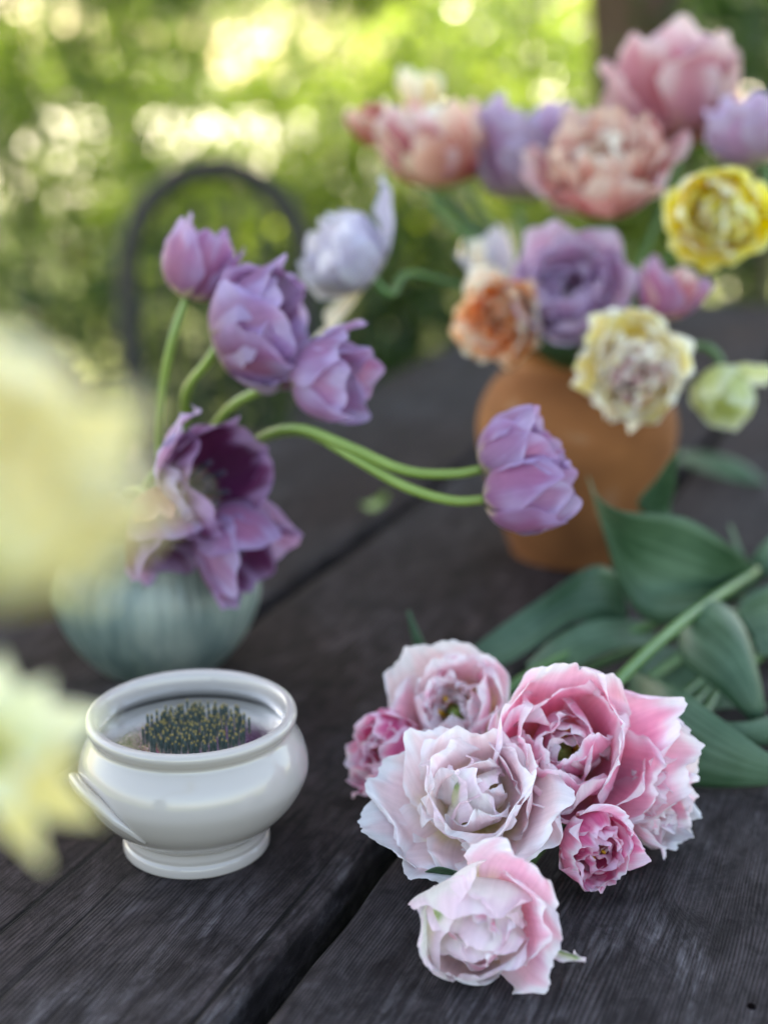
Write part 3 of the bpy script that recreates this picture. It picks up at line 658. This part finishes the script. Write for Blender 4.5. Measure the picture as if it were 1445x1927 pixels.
ax = (-.30, -.70, .62); Rr = .0400
b4 = lie(852, 1335, .050, ax, Rr)
tulip('peach pink double tulip at the back left of the heap, behind the wide open one', b4, ax, Rr,
      [(5, 0, 1.34, .76, 98, 2, .85, 6, .04, .03, ('pale', 'blush')), (5, 30, 1.18, .64, 88, -8, .9, 6, .05, .03, ('blush', 'pale')), (6, 12, .95, .42, 70, -16, 1.0, 10, .09, .03, 'pale'), (5, 40, .7, .3, 45, -10, 1.0, 14, .1, .03, 'pale')],
      stem=[b4 + [.012, .03, -.01], Z(1010, 1260, .03), Z(1180, 1190, .03), Z(1400, 1120, .03)], seed=14, group=GP, hi=True, stem_mat=M_STEMD)
ax = (-.75, -.50, .25); Rr = .0340
b5 = lie(728, 1415, .030, ax, Rr)
tulip('small magenta pink double tulip at the left end of the heap', b5, ax, Rr,
      [(6, 0, 1.34, .60, 98, -14, .95, 4, .05, .03, 'rose'), (6, 30, 1.15, .5, 88, -18, .95, 6, .08, .03, ('rose', 'pink')), (5, 12, .9, .4, 65, -16, 1.0, 10, .1, .03, 'pink')],
      stem=[b5 + [.03, .02, -.012], Z(930, 1340, .012), Z(1150, 1240, .012), Z(1400, 1150, .012)], seed=15, group=GP, hi=True, stem_mat=M_STEMD)
ax = (.30, -.85, .10); Rr = .0290
b6 = lie(1122, 1594, .026, ax, Rr)
tulip('rose pink double tulip under the deep pink one, curled petals touching the wood', b6, ax, Rr,
      [(6, 0, 1.30, .58, 98, -4, .95, 8, .06, .03, ('rose', 'pink')), (6, 30, 1.12, .5, 88, -14, .95, 10, .08, .03, 'rose'), (6, 12, .9, .4, 65, -20, 1.0, 14, .1, .03, 'rose'), (4, 40, .65, .3, 45, -12, 1.0, 14, .1, .03, 'pink')],
      stem=[b6 + [.01, .04, -.012], Z(1240, 1400, .010), Z(1340, 1290, .010), Z(1440, 1200, .010)], seed=16, group=GP, hi=True, stem_mat=M_STEMD)
ax = (.62, -.72, .05); Rr = .0340
b7 = lie(1228, 1502, .030, ax, Rr)
tulip('pale pink double tulip at the right end of the heap, greenish at its tip', b7, ax, Rr,
      [(6, 0, 1.30, .58, 98, -6, .95, 8, .06, .03, ('blush', 'pale')), (6, 30, 1.12, .5, 88, -14, .95, 10, .08, .03, 'blush'), (5, 12, .9, .4, 65, -20, 1.0, 14, .1, .03, 'pale')],
      stem=[b7 + [.005, .04, -.010], Z(1290, 1400, .010), Z(1360, 1290, .010), Z(1450, 1220, .010)], seed=17, group=GP, hi=True, stem_mat=M_STEMD)
heap = [o for o in bpy.data.objects if o.get('group') == GP]

# ---- leaves of the heap (each edge line: photo position and height above the boards)
def E(l): return [Z(*p) for p in l]
def heap_leaf(parent, A, B, **k):
    ribbon_leaf('leaf', E(A), E(B), k.pop('mat', M_TLEAF), parent, off=parent.location, **k)
h1, h2, h3, h4, h5, h6, h7 = heap
heap_leaf(h3, [(1430, 1085, .045), (1390, 1040, .075), (1290, 975, .105), (1170, 962, .115), (1120, 930, .12), (1104, 892, .125)],
              [(1425, 1105, .035), (1330, 1150, .035), (1230, 1172, .035), (1170, 1110, .055), (1135, 1000, .095), (1104, 892, .125)], bulge=.12, crease=.015, nv=36, seed=1)
heap_leaf(h4, [(1400, 1040, .05), (1290, 1000, .07), (1200, 955, .09), (1235, 900, .115), (1272, 848, .14)],
              [(1400, 1080, .04), (1310, 1060, .05), (1262, 975, .08), (1270, 910, .11), (1275, 848, .14)], bulge=.1, crease=.03, nv=34, seed=2)
heap_leaf(h2, [(1180, 1160, .03), (1165, 1090, .060), (1115, 1065, .060), (1020, 1125, .045), (940, 1180, .03), (870, 1235, .015)],
              [(1190, 1200, .015), (1150, 1180, .02), (1080, 1170, .03), (1010, 1215, .02), (950, 1250, .012), (880, 1262, .008)], bulge=.18, crease=.015, nv=34, seed=3)
heap_leaf(h4, [(1230, 1170, .03), (1130, 1165, .045), (1050, 1195, .04), (990, 1250, .02)],
              [(1240, 1210, .02), (1150, 1225, .03), (1080, 1255, .03), (1010, 1290, .015)], bulge=.15, crease=.02, nv=24, seed=4)
heap_leaf(h6, [(1290, 1165, .045), (1345, 1130, .06), (1400, 1180, .055), (1432, 1290, .03), (1440, 1375, .006)],
              [(1290, 1175, .04), (1280, 1240, .035), (1340, 1290, .03), (1395, 1340, .018), (1432, 1378, .004)], bulge=.22, crease=.02, nv=30, seed=5)
heap_leaf(h7, [(1190, 1262, .035), (1270, 1290, .050), (1360, 1355, .040), (1460, 1425, .02), (1560, 1450, .008)],
              [(1185, 1300, .02), (1215, 1420, .010), (1290, 1475, .005), (1420, 1480, .004), (1560, 1462, .004)], bulge=.10, crease=.012, nv=30, seed=6)
heap_leaf(h5, [(798, 1252, .03), (778, 1210, .045), (766, 1150, .065)], [(812, 1250, .028), (800, 1215, .045), (770, 1148, .065)], bulge=.1, crease=.05, nv=16, seed=7)
heap_leaf(h1, [(1560, 1090, .04), (1450, 1100, .055), (1390, 1140, .045), (1420, 1200, .03)], [(1560, 1230, .01), (1480, 1240, .01), (1430, 1230, .015), (1424, 1204, .022)], bulge=.15, crease=.02, nv=22, seed=8)
heap_leaf(h6, [(1560, 960, .05), (1450, 1010, .06), (1400, 1060, .045), (1370, 990, .07)], [(1560, 1060, .03), (1470, 1070, .04), (1420, 1090, .03), (1374, 985, .07)], bulge=.1, crease=.02, nv=22, seed=9)
heap_leaf(h1, [(1300, 1340, .012), (1380, 1360, .02), (1470, 1340, .02), (1560, 1300, .02)], [(1310, 1365, .006), (1390, 1400, .006), (1480, 1400, .006), (1560, 1380, .006)], bulge=.2, crease=.02, nv=22, seed=10)
heap_leaf(h2, [(1240, 1215, .02), (1200, 1270, .015), (1290, 1330, .012), (1420, 1330, .01)], [(1300, 1210, .02), (1330, 1250, .018), (1380, 1290, .015), (1450, 1330, .01)], bulge=.1, crease=.02, nv=22, seed=12)
heap_leaf(h1, [(860, 1640, .020), (822, 1632, .022), (786, 1648, .012)], [(862, 1662, .012), (826, 1646, .016), (786, 1649, .012)], bulge=.1, crease=.03, nv=12, seed=11, mat=M_TLEAF)
# the small pointed sepal under the nearest flower
V, F, uv, col = petal_geo(np.random.default_rng(4), Z(1012, 1792, .012), np.array([.75, -.55, -.10]), 90, .023, .005, 5, 12, nu=9, nv=12, pal=PAL['white'], tint=dict(green=(0, .35)), pointed=.8, tipw=.12)
mesh_obj('petal', V, F, M_PETAL, h1, uv=uv, col=col, off=h1.location)

# ================================================================= WHITE BOWL
M_GLAZE = simple('cream_white_glaze', (0.39, 0.345, 0.31), 0.16, 0.5, noise=0.03, nscale=18, coat=0.3)
BX, BY = -0.0970, 0.657
bowl = empty('soup_bowl', (BX, BY, 0), 'cream white glazed bowl with curved side handles, filled with water', 'bowl')
prof = [(.0, .006), (.030, .006), (.0335, .0005), (.0372, .0003), (.0378, .0025), (.0374, .0052), (.0363, .0068), (.0366, .0088), (.0362, .0115), (.0372, .0135), (.0450, .0200), (.0530, .0295), (.0578, .0400), (.0583, .0470), (.0562, .0550),
        (.0528, .0612), (.0508, .0645), (.0505, .0665), (.0522, .0690), (.0532, .0718), (.0524, .0742), (.0504, .0752), (.0480, .0742), (.0468, .0715), (.0462, .0680), (.0466, .0640), (.0500, .0580), (.0530, .0500), (.0530, .0400), (.0480, .0300), (.0400, .0210), (.0300, .0150), (.0150, .0130), (0, .0125)]
lathe('bowl_body', prof, M_GLAZE, bowl, 128)
PR = np.array(prof[9:16])
def lug(caz):
    V = []; n = 41; m = 12
    for i in range(n):
        t = i / (n - 1) * 2 - 1
        a = R_(caz) + t * R_(37)
        z = .0475 - .0200 * abs(t) ** 2.8
        rb = np.interp(z, PR[:, 1], PR[:, 0]) - .0015
        p = .0046 * (1 - abs(t) ** 3.0) + .0024; th = .0042 * (1 - .7 * t * t)
        dr = np.array([math.cos(a), math.sin(a), 0]); rise = .12
        for j in range(m):                               # rounded lip section
            q = j / m * 2 * math.pi
            lip = 1 + .55 * max(0, math.cos(q)) ** 3
            V.append(dr * (rb + p * .5 + p * .5 * math.cos(q)) + np.array([0, 0, z + rise * p * math.cos(q) + th * lip * math.sin(q)]))
    F = grid_faces(m, n, True).tolist(); F.append(list(range(m))); F.append(list(range(m * (n - 1), m * n)))
    return mesh_obj('handle', V, F, M_GLAZE, bowl)
lug(-147); lug(64)

mw, nt, n, L = newmat('still_water')
lw = n('Fresnel'); lw.inputs[0].default_value = 1.24
tr = n('BsdfTransparent'); tr.inputs[0].default_value = (.10, .12, .115, 1); gl = n('BsdfGlossy'); gl.inputs['Roughness'].default_value = .03
mx = n('MixShader'); o_ = n('OutputMaterial'); L(lw.outputs[0], mx.inputs[0]); L(tr.outputs[0], mx.inputs[1]); L(gl.outputs[0], mx.inputs[2]); L(mx.outputs[0], o_.inputs[0])
nz = n('TexNoise'); nz.inputs['Scale'].default_value = 60; bb = n('Bump'); bb.inputs['Strength'].default_value = .15; bb.inputs['Distance'].default_value = .001; L(nz.outputs[0], bb.inputs['Height']); L(bb.outputs[0], gl.inputs['Normal'])
wr = lathe('water', [(0, .0610), (.02, .0610), (.040, .0610), (.0480, .0610), (.0488, .0616)], mw, None, 64, sub=1)
wr.location = (BX, BY, 0); tag(wr, 'still grey water standing in the white bowl', 'water', kind='thing')

M_PIN = simple('dark_green_pins', (0.006, 0.022, 0.010), 0.35, 0.4, noise=.3, nscale=300)
M_TIP = simple('brass_tips', (0.24, 0.17, 0.04), 0.3, metal=.5, noise=.2, nscale=300)
M_LEAD = simple('lead_base', (0.05, 0.07, 0.06), 0.5, noise=.3, nscale=100)
frog = empty('flower_frog', (BX + .0015, BY + .004, .0135), 'round dark green pin holder with brass tipped pins standing in the water', 'flower frog')
lathe('base', [(0, .0), (.027, 0), (.028, .001), (.028, .010), (.027, .0115), (0, .0115)], M_LEAD, frog, 48, sub=1)
rng = np.random.default_rng(3); gp = []; tp = []
sp = .0036
for i in range(-12, 13):
    for j in range(-12, 13):
        x = sp * (i + .5 * (j % 2)); y = sp * .866 * j; r = math.hypot(x, y)
        if r > .0268: continue
        hh = .0518 + rng.uniform(-.0014, .0014)
        lx, ly = rng.uniform(-.0011, .0011, 2)
        gp.append(tube_geo([(x, y, .0105), (x + lx * .5, y + ly * .5, .03), (x + lx, y + ly, hh)], [.0010, .0009, .0007], 3, 7))
        tp.append(tube_geo([(x + lx, y + ly, hh - .0008), (x + lx, y + ly, hh + .0004), (x + lx, y + ly, hh + .0011)], [.00058, .00056, .0002], 3, 7))
V, F = join_geo(gp); tag(mesh_obj('pin_bed', V, F, M_PIN, frog), kind='stuff')
V, F = join_geo(tp); tag(mesh_obj('brass_tips', V, F, M_TIP, frog), kind='stuff')

# ================================================================= CELADON VASE
def celadon():
    m, nt, n, L = newmat('celadon_glaze')
    tc = n('TexCoord'); mp = n('Mapping'); mp.inputs['Scale'].default_value = (45, 45, 9); L(tc.outputs['Object'], mp.inputs[0])
    nz = n('TexNoise'); nz.inputs['Scale'].default_value = 1; nz.inputs['Detail'].default_value = 4; L(mp.outputs[0], nz.inputs['Vector'])
    r = ramp(n, [(.35, (.08, .115, .105)), (.5, (.14, .18, .155)), (.66, (.24, .275, .225))]); L(nz.outputs[0], r.inputs[0])
    p = n('BsdfPrincipled'); p.inputs['Roughness'].default_value = .28; p.inputs['Specular IOR Level'].default_value = .35; p.inputs['Coat Weight'].default_value = 0; L(r.outputs[0], p.inputs['Base Color'])
    o = n('OutputMaterial'); L(p.outputs[0], o.inputs[0]); return m
M_CEL = celadon()
CX, CY = -0.150, 0.885
cv = empty('celadon_vase', (CX, CY, 0), 'round fluted grey green glazed vase holding the purple tulips', 'vase')
def flute(r, z, a, t):
    k = sm(.004, .02, np.array(z)) * (1 - sm(.085, .100, np.array(z))) * (1 if t < .62 else 0)
    return r + r * .014 * k * (np.abs(np.cos(a * 22)) - .5)
lathe('vase_body', [(0, .001), (.030, .001), (.0375, .003), (.0490, .014), (.0600, .030), (.0665, .047), (.0680, .060), (.0625, .079), (.050, .093), (.043, .099), (.0418, .104), (.0440, .110), (.0435, .1115), (.0410, .110), (.0390, .104), (.040, .098), (.048, .088), (.058, .076), (.062, .060), (.055, .040), (.040, .018), (0, .012)], M_CEL, cv, 204, flute)

# ================================================================= TERRACOTTA VASE
def terra():
    m, nt, n, L = newmat('terracotta')
    tc = n('TexCoord'); nz = n('TexNoise'); nz.inputs['Scale'].default_value = 14; nz.inputs['Detail'].default_value = 6; L(tc.outputs['Object'], nz.inputs['Vector'])
    r = ramp(n, [(.3, (.16, .055, .018)), (.62, (.26, .095, .032)), (.75, (.36, .22, .14))]); nz.inputs['Distortion'].default_value = .6; L(nz.outputs[0], r.inputs[0])
    p = n('BsdfPrincipled'); p.inputs['Specular IOR Level'].default_value = .2; p.inputs['Roughness'].default_value = .8; L(r.outputs[0], p.inputs['Base Color'])
    b = n('Bump'); b.inputs['Strength'].default_value = .3; b.inputs['Distance'].default_value = .002; wv = n('TexWave'); wv.bands_direction = 'Z'; wv.inputs['Scale'].default_value = 60; wv.inputs['Distortion'].default_value = 1.5; L(tc.outputs['Object'], wv.inputs['Vector']); ad = n('Math'); ad.operation = 'MULTIPLY_ADD'; L(wv.outputs[1], ad.inputs[0]); ad.inputs[1].default_value = .35; L(nz.outputs[0], ad.inputs[2]); L(ad.outputs[0], b.inputs['Height']); L(b.outputs[0], p.inputs['Normal'])
    o = n('OutputMaterial'); L(p.outputs[0], o.inputs[0]); return m
TX, TY = 0.157, 1.13
tv = empty('terracotta_vase', (TX, TY, 0), 'tall terracotta vase holding the mixed double tulips', 'vase')
lathe('vase_body', [(0, .001), (.045, .001), (.0505, .004), (.060, .030), (.072, .065), (.080, .095), (.0795, .120), (.069, .143), (.055, .154), (.0485, .160), (.0485, .168), (.051, .173), (.0495, .175), (.0455, .173), (.044, .165), (.046, .156), (.060, .146), (.073, .122), (.074, .095), (.060, .050), (.045, .012), (0, .010)], terra(), tv, 96)

# ================================================================= PURPLE TULIPS
GU = 'purple tulips in the fluted vase'
def head(b, t): 
    bb, tt = D(*b), D(*t); return bb, tt - bb, np.linalg.norm(tt - bb)
MOUTH = np.array([CX, CY, .108]); INN = np.array([CX, CY, .03])
def ptulip(label, b, t, layers, stem, seed, k=1.0, **kw):
    bb, a, l = head(b, t)
    off = np.random.default_rng(seed).uniform(-.018, .018, 2)
    st_ = [D(*s) for s in stem] + [MOUTH + [off[0], off[1], 0], INN + [-off[0] * .6, -off[1] * .6, 0]]
    return tulip(label, bb, a, l * k, layers, st_, seed, GU, stem_r=.0030, jit=.6, centre='dark', **kw)
ptulip('closed purple tulip standing highest in the fluted vase', (352, 562, .87), (408, 425, .865), single('mauve', close=-8, wide=.46, curl=4), [(325, 640, .87), (303, 760, .89), (300, 850, .93)], 31, .98,
       petals=[dict(az=-15, L=1.05, W=.30, th0=75, th1=32, pal='purple', cup=.9)])
ptulip('half open lilac purple tulip in the middle, its dark throat facing sideways', (408, 648, .86), (585, 590, .845), [(4, 100, 1.15, .68, 92, -4, .95, 6, .03, .006, 'purple'), (4, 140, 1.08, .62, 84, 2, .95, 8, .04, .006, ('purple', 'mauve')), (2, 20, 1.05, .45, 75, 2, .95, 6, .03, .006, 'purple_in')],
       [(392, 680, .865), (350, 740, .89), (342, 830, .93)], 32, .98)
ptulip('purple tulip with rosy lower petals leaning right below the white one', (556, 715, .845), (702, 718, .825), single(('mauve', 'purple', 'purple'), 'purple', close=-2, wide=.50, curl=5), [(520, 722, .85), (440, 762, .875), (385, 830, .92)], 33, .95,
       petals=[dict(az=70, L=1.12, W=.34, th0=80, th1=22, pal='purple', cup=.7)])
ptulip('upper of two nodding purple tulips before the terracotta vase', (908, 884, .80), (1035, 815, .79), single('purple', 'mauve', close=-10, wide=.62, curl=4), [(850, 892, .80), (760, 885, .80), (650, 838, .815), (560, 806, .835), (485, 828, .875), (400, 900, .92)], 34, 1.06)
ptulip('lower of two nodding purple tulips before the terracotta vase', (914, 940, .79), (1075, 918, .775), single('mauve', 'purple', close=-10, wide=.50, curl=3), [(850, 942, .79), (760, 915, .80), (660, 858, .815), (570, 812, .84), (480, 832, .88), (390, 905, .925)], 35, 1.04)
ptulip('wide open purple tulip showing its dark violet throat above the vase rim', (335, 928, .87), (465, 888, .835), [(3, 90, 1.15, .60, 92, -2, .9, 4, .02, .004, 'purple_in'), (3, 30, 1.08, .56, 90, 4, .9, 4, .02, .004, ('purple_in', 'purple_in', 'mauve'))],
       [(310, 952, .885), (270, 935, .90)], 36, 1.0, petals=[dict(az=125, L=1.35, W=.40, th0=92, th1=16, pal='purple', cup=.7), dict(az=180, L=1.0, W=.36, th0=90, th1=18, pal='purple', cup=.8)])
ptulip('reddish purple tulip hanging lowest at the left over the vase', (275, 935, .86), (330, 1030, .85), single('mauve', 'purple_in', close=4, wide=.56, curl=8), [(262, 925, .875), (235, 935, .90)], 37, 1.35, petals=[dict(az=120, L=1.0, W=.35, th0=90, th1=30, pal='peachred', cup=.8)])
ptulip('purple tulip hanging down at the right over the vase shoulder', (385, 975, .87), (495, 1070, .86), single('mauve', ('purple_in', 'purple'), close=2, wide=.52, curl=8), [(350, 965, .885), (305, 950, .90)], 38, 1.15)

# ================================================================= MIXED BOUQUET IN TERRACOTTA VASE
GB = 'double tulips in the terracotta vase'
TM = np.array([TX, TY, .165])
def btulip(label, b, t, layers, seed, k=1.0, mid=None, **kw):
    bb, a, l = head(b, t)
    rg = np.random.default_rng(seed); off = rg.uniform(-.022, .022, 2)
    m_ = [D(*mid)] if mid is not None else [bb * .45 + (TM + [off[0], off[1], .01]) * .55 - nrm(a) * .01]
    st_ = [bb - nrm(a) * .02] + m_ + [TM + [off[0], off[1], 0], np.array([TX - off[0] * .5, TY - off[1] * .5, .04])]
    return tulip(label, bb, a, l * k, layers, st_, seed, GB, stem_mat=M_STEMD, **kw)
btulip('small salmon tulip at the far left end of the upper row', (722, 268, 1.24), (690, 205, 1.22), single('peachred', 'peach', close=0, wide=.5), 41, 1.1, centre=False)
btulip('big peach and white double tulip with a maroon base in the upper row', (825, 352, 1.20), (822, 205, 1.18), [(6, 0, 1.2, .6, 95, 12, .8, 8, .05, .03, ('peachred', 'peach', 'peachred', 'cream', 'dusty', 'peach')), (6, 30, 1.12, .5, 85, 2, .9, 6, .06, .03, ('cream', 'peach')), (6, 0, .95, .4, 65, -8, .9, 8, .09, .03, 'cream')], 42, 1.08, centre=False)
btulip('small pale yellow bud peeping over the peach tulip', (795, 215, 1.30), (790, 130, 1.30), single('cream', 'yellow_in', close=-8, wide=.42), 43, 1.0, centre=False)
btulip('lilac double tulip in the upper row beside the peach one', (980, 375, 1.20), (988, 205, 1.19), [(6, 0, 1.15, .56, 98, -2, .9, 6, .04, .02, 'lilac'), (6, 30, 1.08, .5, 88, -8, .9, 6, .06, .02, 'lilac'), (6, 0, .9, .4, 65, -12, .9, 8, .08, .02, 'lilac')], 44, 1.12, centre=False)
btulip('apricot double tulip with wine red outer petals in the upper row', (1140, 385, 1.13), (1135, 265, 1.09), [(6, 0, 1.3, .6, 95, 22, .8, 10, .05, .03, ('dusty', 'peachred', 'peach')), (6, 30, 1.12, .52, 85, 6, .9, 8, .07, .03, 'peach'), (6, 0, .95, .4, 65, -8, .9, 8, .1, .03, ('cream', 'peach'))], 45, 1.12, centre=False)
btulip('tall dusty pink double tulip standing highest at the right', (1270, 268, 1.16), (1258, 95, 1.17), [(5, 54, 1.22, .66, 82, 2, .85, 4, .03, .02, 'dusty'), (5, 18, 1.2, .56, 76, -2, .9, 4, .04, .02, 'dusty'), (5, 0, 1.12, .44, 60, -6, .9, 6, .05, .02, 'dusty')], 46, 1.0, centre=False,
       petals=[dict(az=205, L=1.05, W=.46, th0=95, th1=34, pal='peachred', cup=.8)])
btulip('pinkish lilac double tulip cut by the right edge of the picture', (1425, 310, 1.10), (1400, 180, 1.10), [(6, 0, 1.12, .54, 95, 0, .85, 6, .04, .02, 'lilac'), (6, 30, 1.08, .48, 84, -4, .9, 6, .05, .02, 'lilac'), (5, 0, .9, .4, 65, -8, .9, 8, .06, .02, 'lilac')], 47, 1.0, centre=False)
btulip('bright yellow double tulip facing the camera', (1368, 392, 1.03), (1348, 412, .975), [(8, 0, 1.14, .48, 100, 8, .85, -4, .04, .03, 'yellow'), (8, 25, 1.08, .44, 94, -12, .9, 2, .05, .03, ('yellow', 'yellow_in')), (8, 0, .92, .42, 78, -26, .95, 6, .06, .03, ('yellow', 'yellow_in')), (8, 30, .76, .34, 62, -34, 1, 10, .08, .03, 'yellow_in'), (6, 10, .56, .26, 45, -30, 1, 10, .08, .03, 'cream')], 48, .86, centre=False)
btulip('orange centred cream double tulip hanging to the left over the vase', (952, 590, 1.08), (915, 612, 1.035), [(6, 0, 1.2, .56, 98, 14, .8, 6, .06, .03, ('cream', 'orange')), (6, 30, 1.1, .48, 90, 0, .9, 6, .07, .03, ('orange', 'cream')), (7, 0, .85, .36, 70, -14, .95, 8, .1, .03, 'orange'), (5, 30, .6, .28, 45, -12, 1, 10, .1, .03, 'orange')], 49, .82, centre=False)
btulip('greyish lilac double tulip in the middle above the terracotta rim', (1065, 575, 1.09), (1080, 510, 1.03), [(6, 0, 1.3, .62, 96, 10, .8, 8, .04, .01, 'lilac'), (6, 30, 1.1, .5, 86, -6, .9, 8, .06, .01, 'lilac'), (5, 0, .85, .4, 65, -12, .9, 8, .08, .01, 'lilac')], 50, .92, centre=False)
btulip('small mauve tulip above the cream and pink double', (1240, 600, 1.03), (1265, 510, 1.02), single('mauve', 'dusty', close=6, wide=.5), 51, 1.25, centre=False)
btulip('cream double tulip with yellow and magenta heart before the terracotta vase', (1200, 680, 1.03), (1190, 712, .965), [(8, 0, 1.15, .46, 100, 6, .9, 4, .05, .04, 'creamyellow'), (8, 25, 1.1, .44, 94, -12, .9, 6, .06, .04, ('creamyellow', 'cream')), (8, 0, .96, .44, 78, -24, .95, 8, .06, .03, ('cream', 'creampink')), (7, 30, .76, .34, 62, -30, 1, 10, .08, .03, ('creampink', 'cream')), (5, 10, .52, .24, 45, -20, 1, 10, .1, .03, 'rose')], 52, .80, mid=(1165, 640, 1.07), centre=False)
btulip('greenish white tulip bud drooping at the lower right of the bouquet', (1355, 705, 1.06), (1372, 795, 1.03), [(3, 0, 1.05, .50, 96, -14, 1., 0, .02, .01, 'greenwhite'), (3, 60, 1.0, .46, 90, -16, 1., 0, .02, .01, 'greenwhite')], 53, .95, mid=(1290, 650, 1.08), centre=False,
       petals=[dict(az=20, L=.95, W=.28, th0=98, th1=62, pal='greenwhite', cup=.8)])
btulip('small cream tulip half hidden behind the orange centred one', (945, 530, 1.15), (905, 440, 1.15), single('cream', 'lilac_white', close=-2, wide=.34), 54, 1.05, centre=False)
btulip('white lilac tulip reaching far left out of the bouquet', (700, 520, 1.02), (612, 440, 1.0), [(4, 20, 1.15, .62, 96, -8, .9, 4, .04, .02, 'lilac_white'), (4, 60, 1.1, .54, 88, -10, .9, 4, .05, .02, 'lilac_white'), (4, 0, .95, .42, 65, -10, .9, 6, .06, .02, 'lilac_white')], 55, 1.15, mid=(800, 520, 1.08), centre=False,
       petals=[dict(az=82, L=1.35, W=.32, th0=92, th1=30, pal='lilac_white', cup=.8, tipw=.2), dict(az=-100, L=1.2, W=.26, th0=100, th1=88, pal='cream', cup=.8, tipw=.2)])
# broad leaves and stems rising from the vase
bl = [o for o in bpy.data.objects if o.get('group') == GB]
ribbon_leaf('leaf', [D(1050, 690, 1.10), D(1000, 655, 1.08), D(985, 600, 1.09), D(1010, 540, 1.12)], [D(1110, 690, 1.10), D(1075, 650, 1.08), D(1050, 600, 1.09), D(1012, 540, 1.12)], M_TLEAF, bl[9], .1, .03, off=bl[9].location)
ribbon_leaf('leaf', [D(1090, 690, 1.13), D(960, 560, 1.2), D(850, 400, 1.27), D(760, 330, 1.28)], [D(1110, 690, 1.13), D(1000, 560, 1.2), D(880, 400, 1.27), D(762, 328, 1.28)], M_TLEAF, bl[1], .1, .03, off=bl[1].location)
# dark tulip leaf lying behind at the right
lf = empty('fallen_leaf', Z(1350, 880, .005), 'single dark green tulip leaf lying right of the terracotta vase', 'leaf')
ribbon_leaf('leaf_blade', E([(1275, 850, .012), (1330, 852, .02), (1390, 868, .018), (1440, 905, .004)]), E([(1275, 868, .004), (1330, 890, .004), (1385, 905, .004), (1440, 912, .003)]), M_TLEAF, lf, .1, .03, off=lf.location)
# small green leaf tip on the boards under the long stems
lf = empty('fallen_leaf', Z(708, 945, .005), 'tiny bright green leaf scrap under the long nodding stems', 'leaf')
ribbon_leaf('leaf_blade', E([(722, 925, .02), (712, 935, .014), (690, 948, .004), (678, 946, .003)]), E([(732, 930, .018), (722, 948, .008), (700, 960, .002), (680, 950, .002)]), M_STEM, lf, .1, .03, nv=12, off=lf.location)

# ================================================================= CHAIR BEHIND THE TABLE
M_IRON = simple('dark_iron', (0.016, 0.012, 0.012), 0.7, noise=.3, nscale=30, bump=.4)
CHX, CHY = -0.325, 2.80
ch = empty('garden_chair', (CHX, CHY, GZ), 'dark garden chair with an arched iron back beyond the table', 'chair', rz=R_(6))
pts = []
for t in np.linspace(0, 1, 13):
    a = math.pi * (1 - t); pts.append((.172 * math.cos(a), 0.02, .76 + .20 * math.sin(a)))
pts = [(-.15, -.02, .42), (-.175, .01, .60)] + pts + [(.175, .01, .60), (.15, -.02, .42)]
tube('back_frame', pts, .024, M_IRON, ch, 70, 10)
lo = []
for x in (-.10, -.034, .034, .10):
    tube('spindle', [(x * .8, -.02, .44), (x, .01, .6), (x * 1.0, .02, .74 + .17 * math.sqrt(1 - (x / .172) ** 2))], .007, M_IRON, ch, 12, 6)
V, F = box_geo(-.20, .20, -.40, 0, .41, .44, .008); mesh_obj('seat', V, F, M_IRON, ch)
for x in (-.17, .17):
    for y in (-.37, -.03):
        tube('leg', [(x, y, .41), (x * 1.08, y * 1.05, .2), (x * 1.15, y * 1.08, .0)], [.013, .012, .012], M_IRON, ch, 8, 8)

# ================================================================= NEAR YELLOW TULIPS AT THE LEFT
GY = 'pale yellow tulips close to the camera'
JX, JY = -0.245, 0.30
M_JAR = simple('glass_green_jar', (.35, .45, .38), .1, noise=.05)
jar = empty('jar_vase', (JX, JY, 0), 'small pale green jar of yellow tulips outside the left edge', 'vase')
lathe('jar_body', [(0, .001), (.035, .001), (.040, .006), (.042, .05), (.040, .09), (.033, .105), (.035, .115), (.032, .115), (.030, .104), (.037, .088), (.038, .05), (.036, .01), (0, .008)], M_JAR, jar, 48)
JM = np.array([JX, JY, .11]); JI = np.array([JX, JY, .03])
def ytulip(label, b, t, layers, seed, k=1, **kw):
    bb, a, l = head(b, t)
    return tulip(label, bb, a, l * k, layers, [bb - nrm(a) * .03, (bb + JM) / 2 + [-.03, 0, .03], JM, JI], seed, GY, **kw)
ytulip('large pale yellow tulip blurred close to the lens', (-150, 1030, .235), (90, 770, .222), [(5, 0, 1.15, .55, 92, 4, .8, 6, .06, .04, 'lemon'), (5, 36, 1.1, .5, 85, 0, .9, 6, .08, .04, ('mint', 'lemon')), (5, 0, .9, .4, 60, -6, .9, 6, .08, .04, 'lemon')], 61, 1.05, centre=False)
ytulip('pale green and yellow tulip with pointed petals blurred before the bowl', (-20, 1420, .325), (60, 1415, .305), [(4, 0, .9, .4, 95, 40, .8, 0, .04, .03, 'mint')], 62, .62, centre=False,
       petals=[dict(az=5, L=1.9, W=.42, th0=88, th1=62, pal='mint', cup=.5, tipw=.08, pointed=.7), dict(az=75, L=1.55, W=.46, th0=90, th1=66, pal='mint', cup=.5, tipw=.1, pointed=.6),
               dict(az=-50, L=1.9, W=.34, th0=92, th1=72, pal='lemon', cup=.5, tipw=.25), dict(az=-82, L=1.7, W=.34, th0=92, th1=74, pal='lemon', cup=.5, tipw=.25),
               dict(az=-20, L=1.4, W=.36, th0=92, th1=60, pal='lemon', cup=.5, tipw=.2), dict(az=40, L=1.3, W=.5, th0=90, th1=58, pal='mint', cup=.5, tipw=.3), dict(az=120, L=1.4, W=.45, th0=90, th1=60, pal='mint', cup=.5, tipw=.2)])
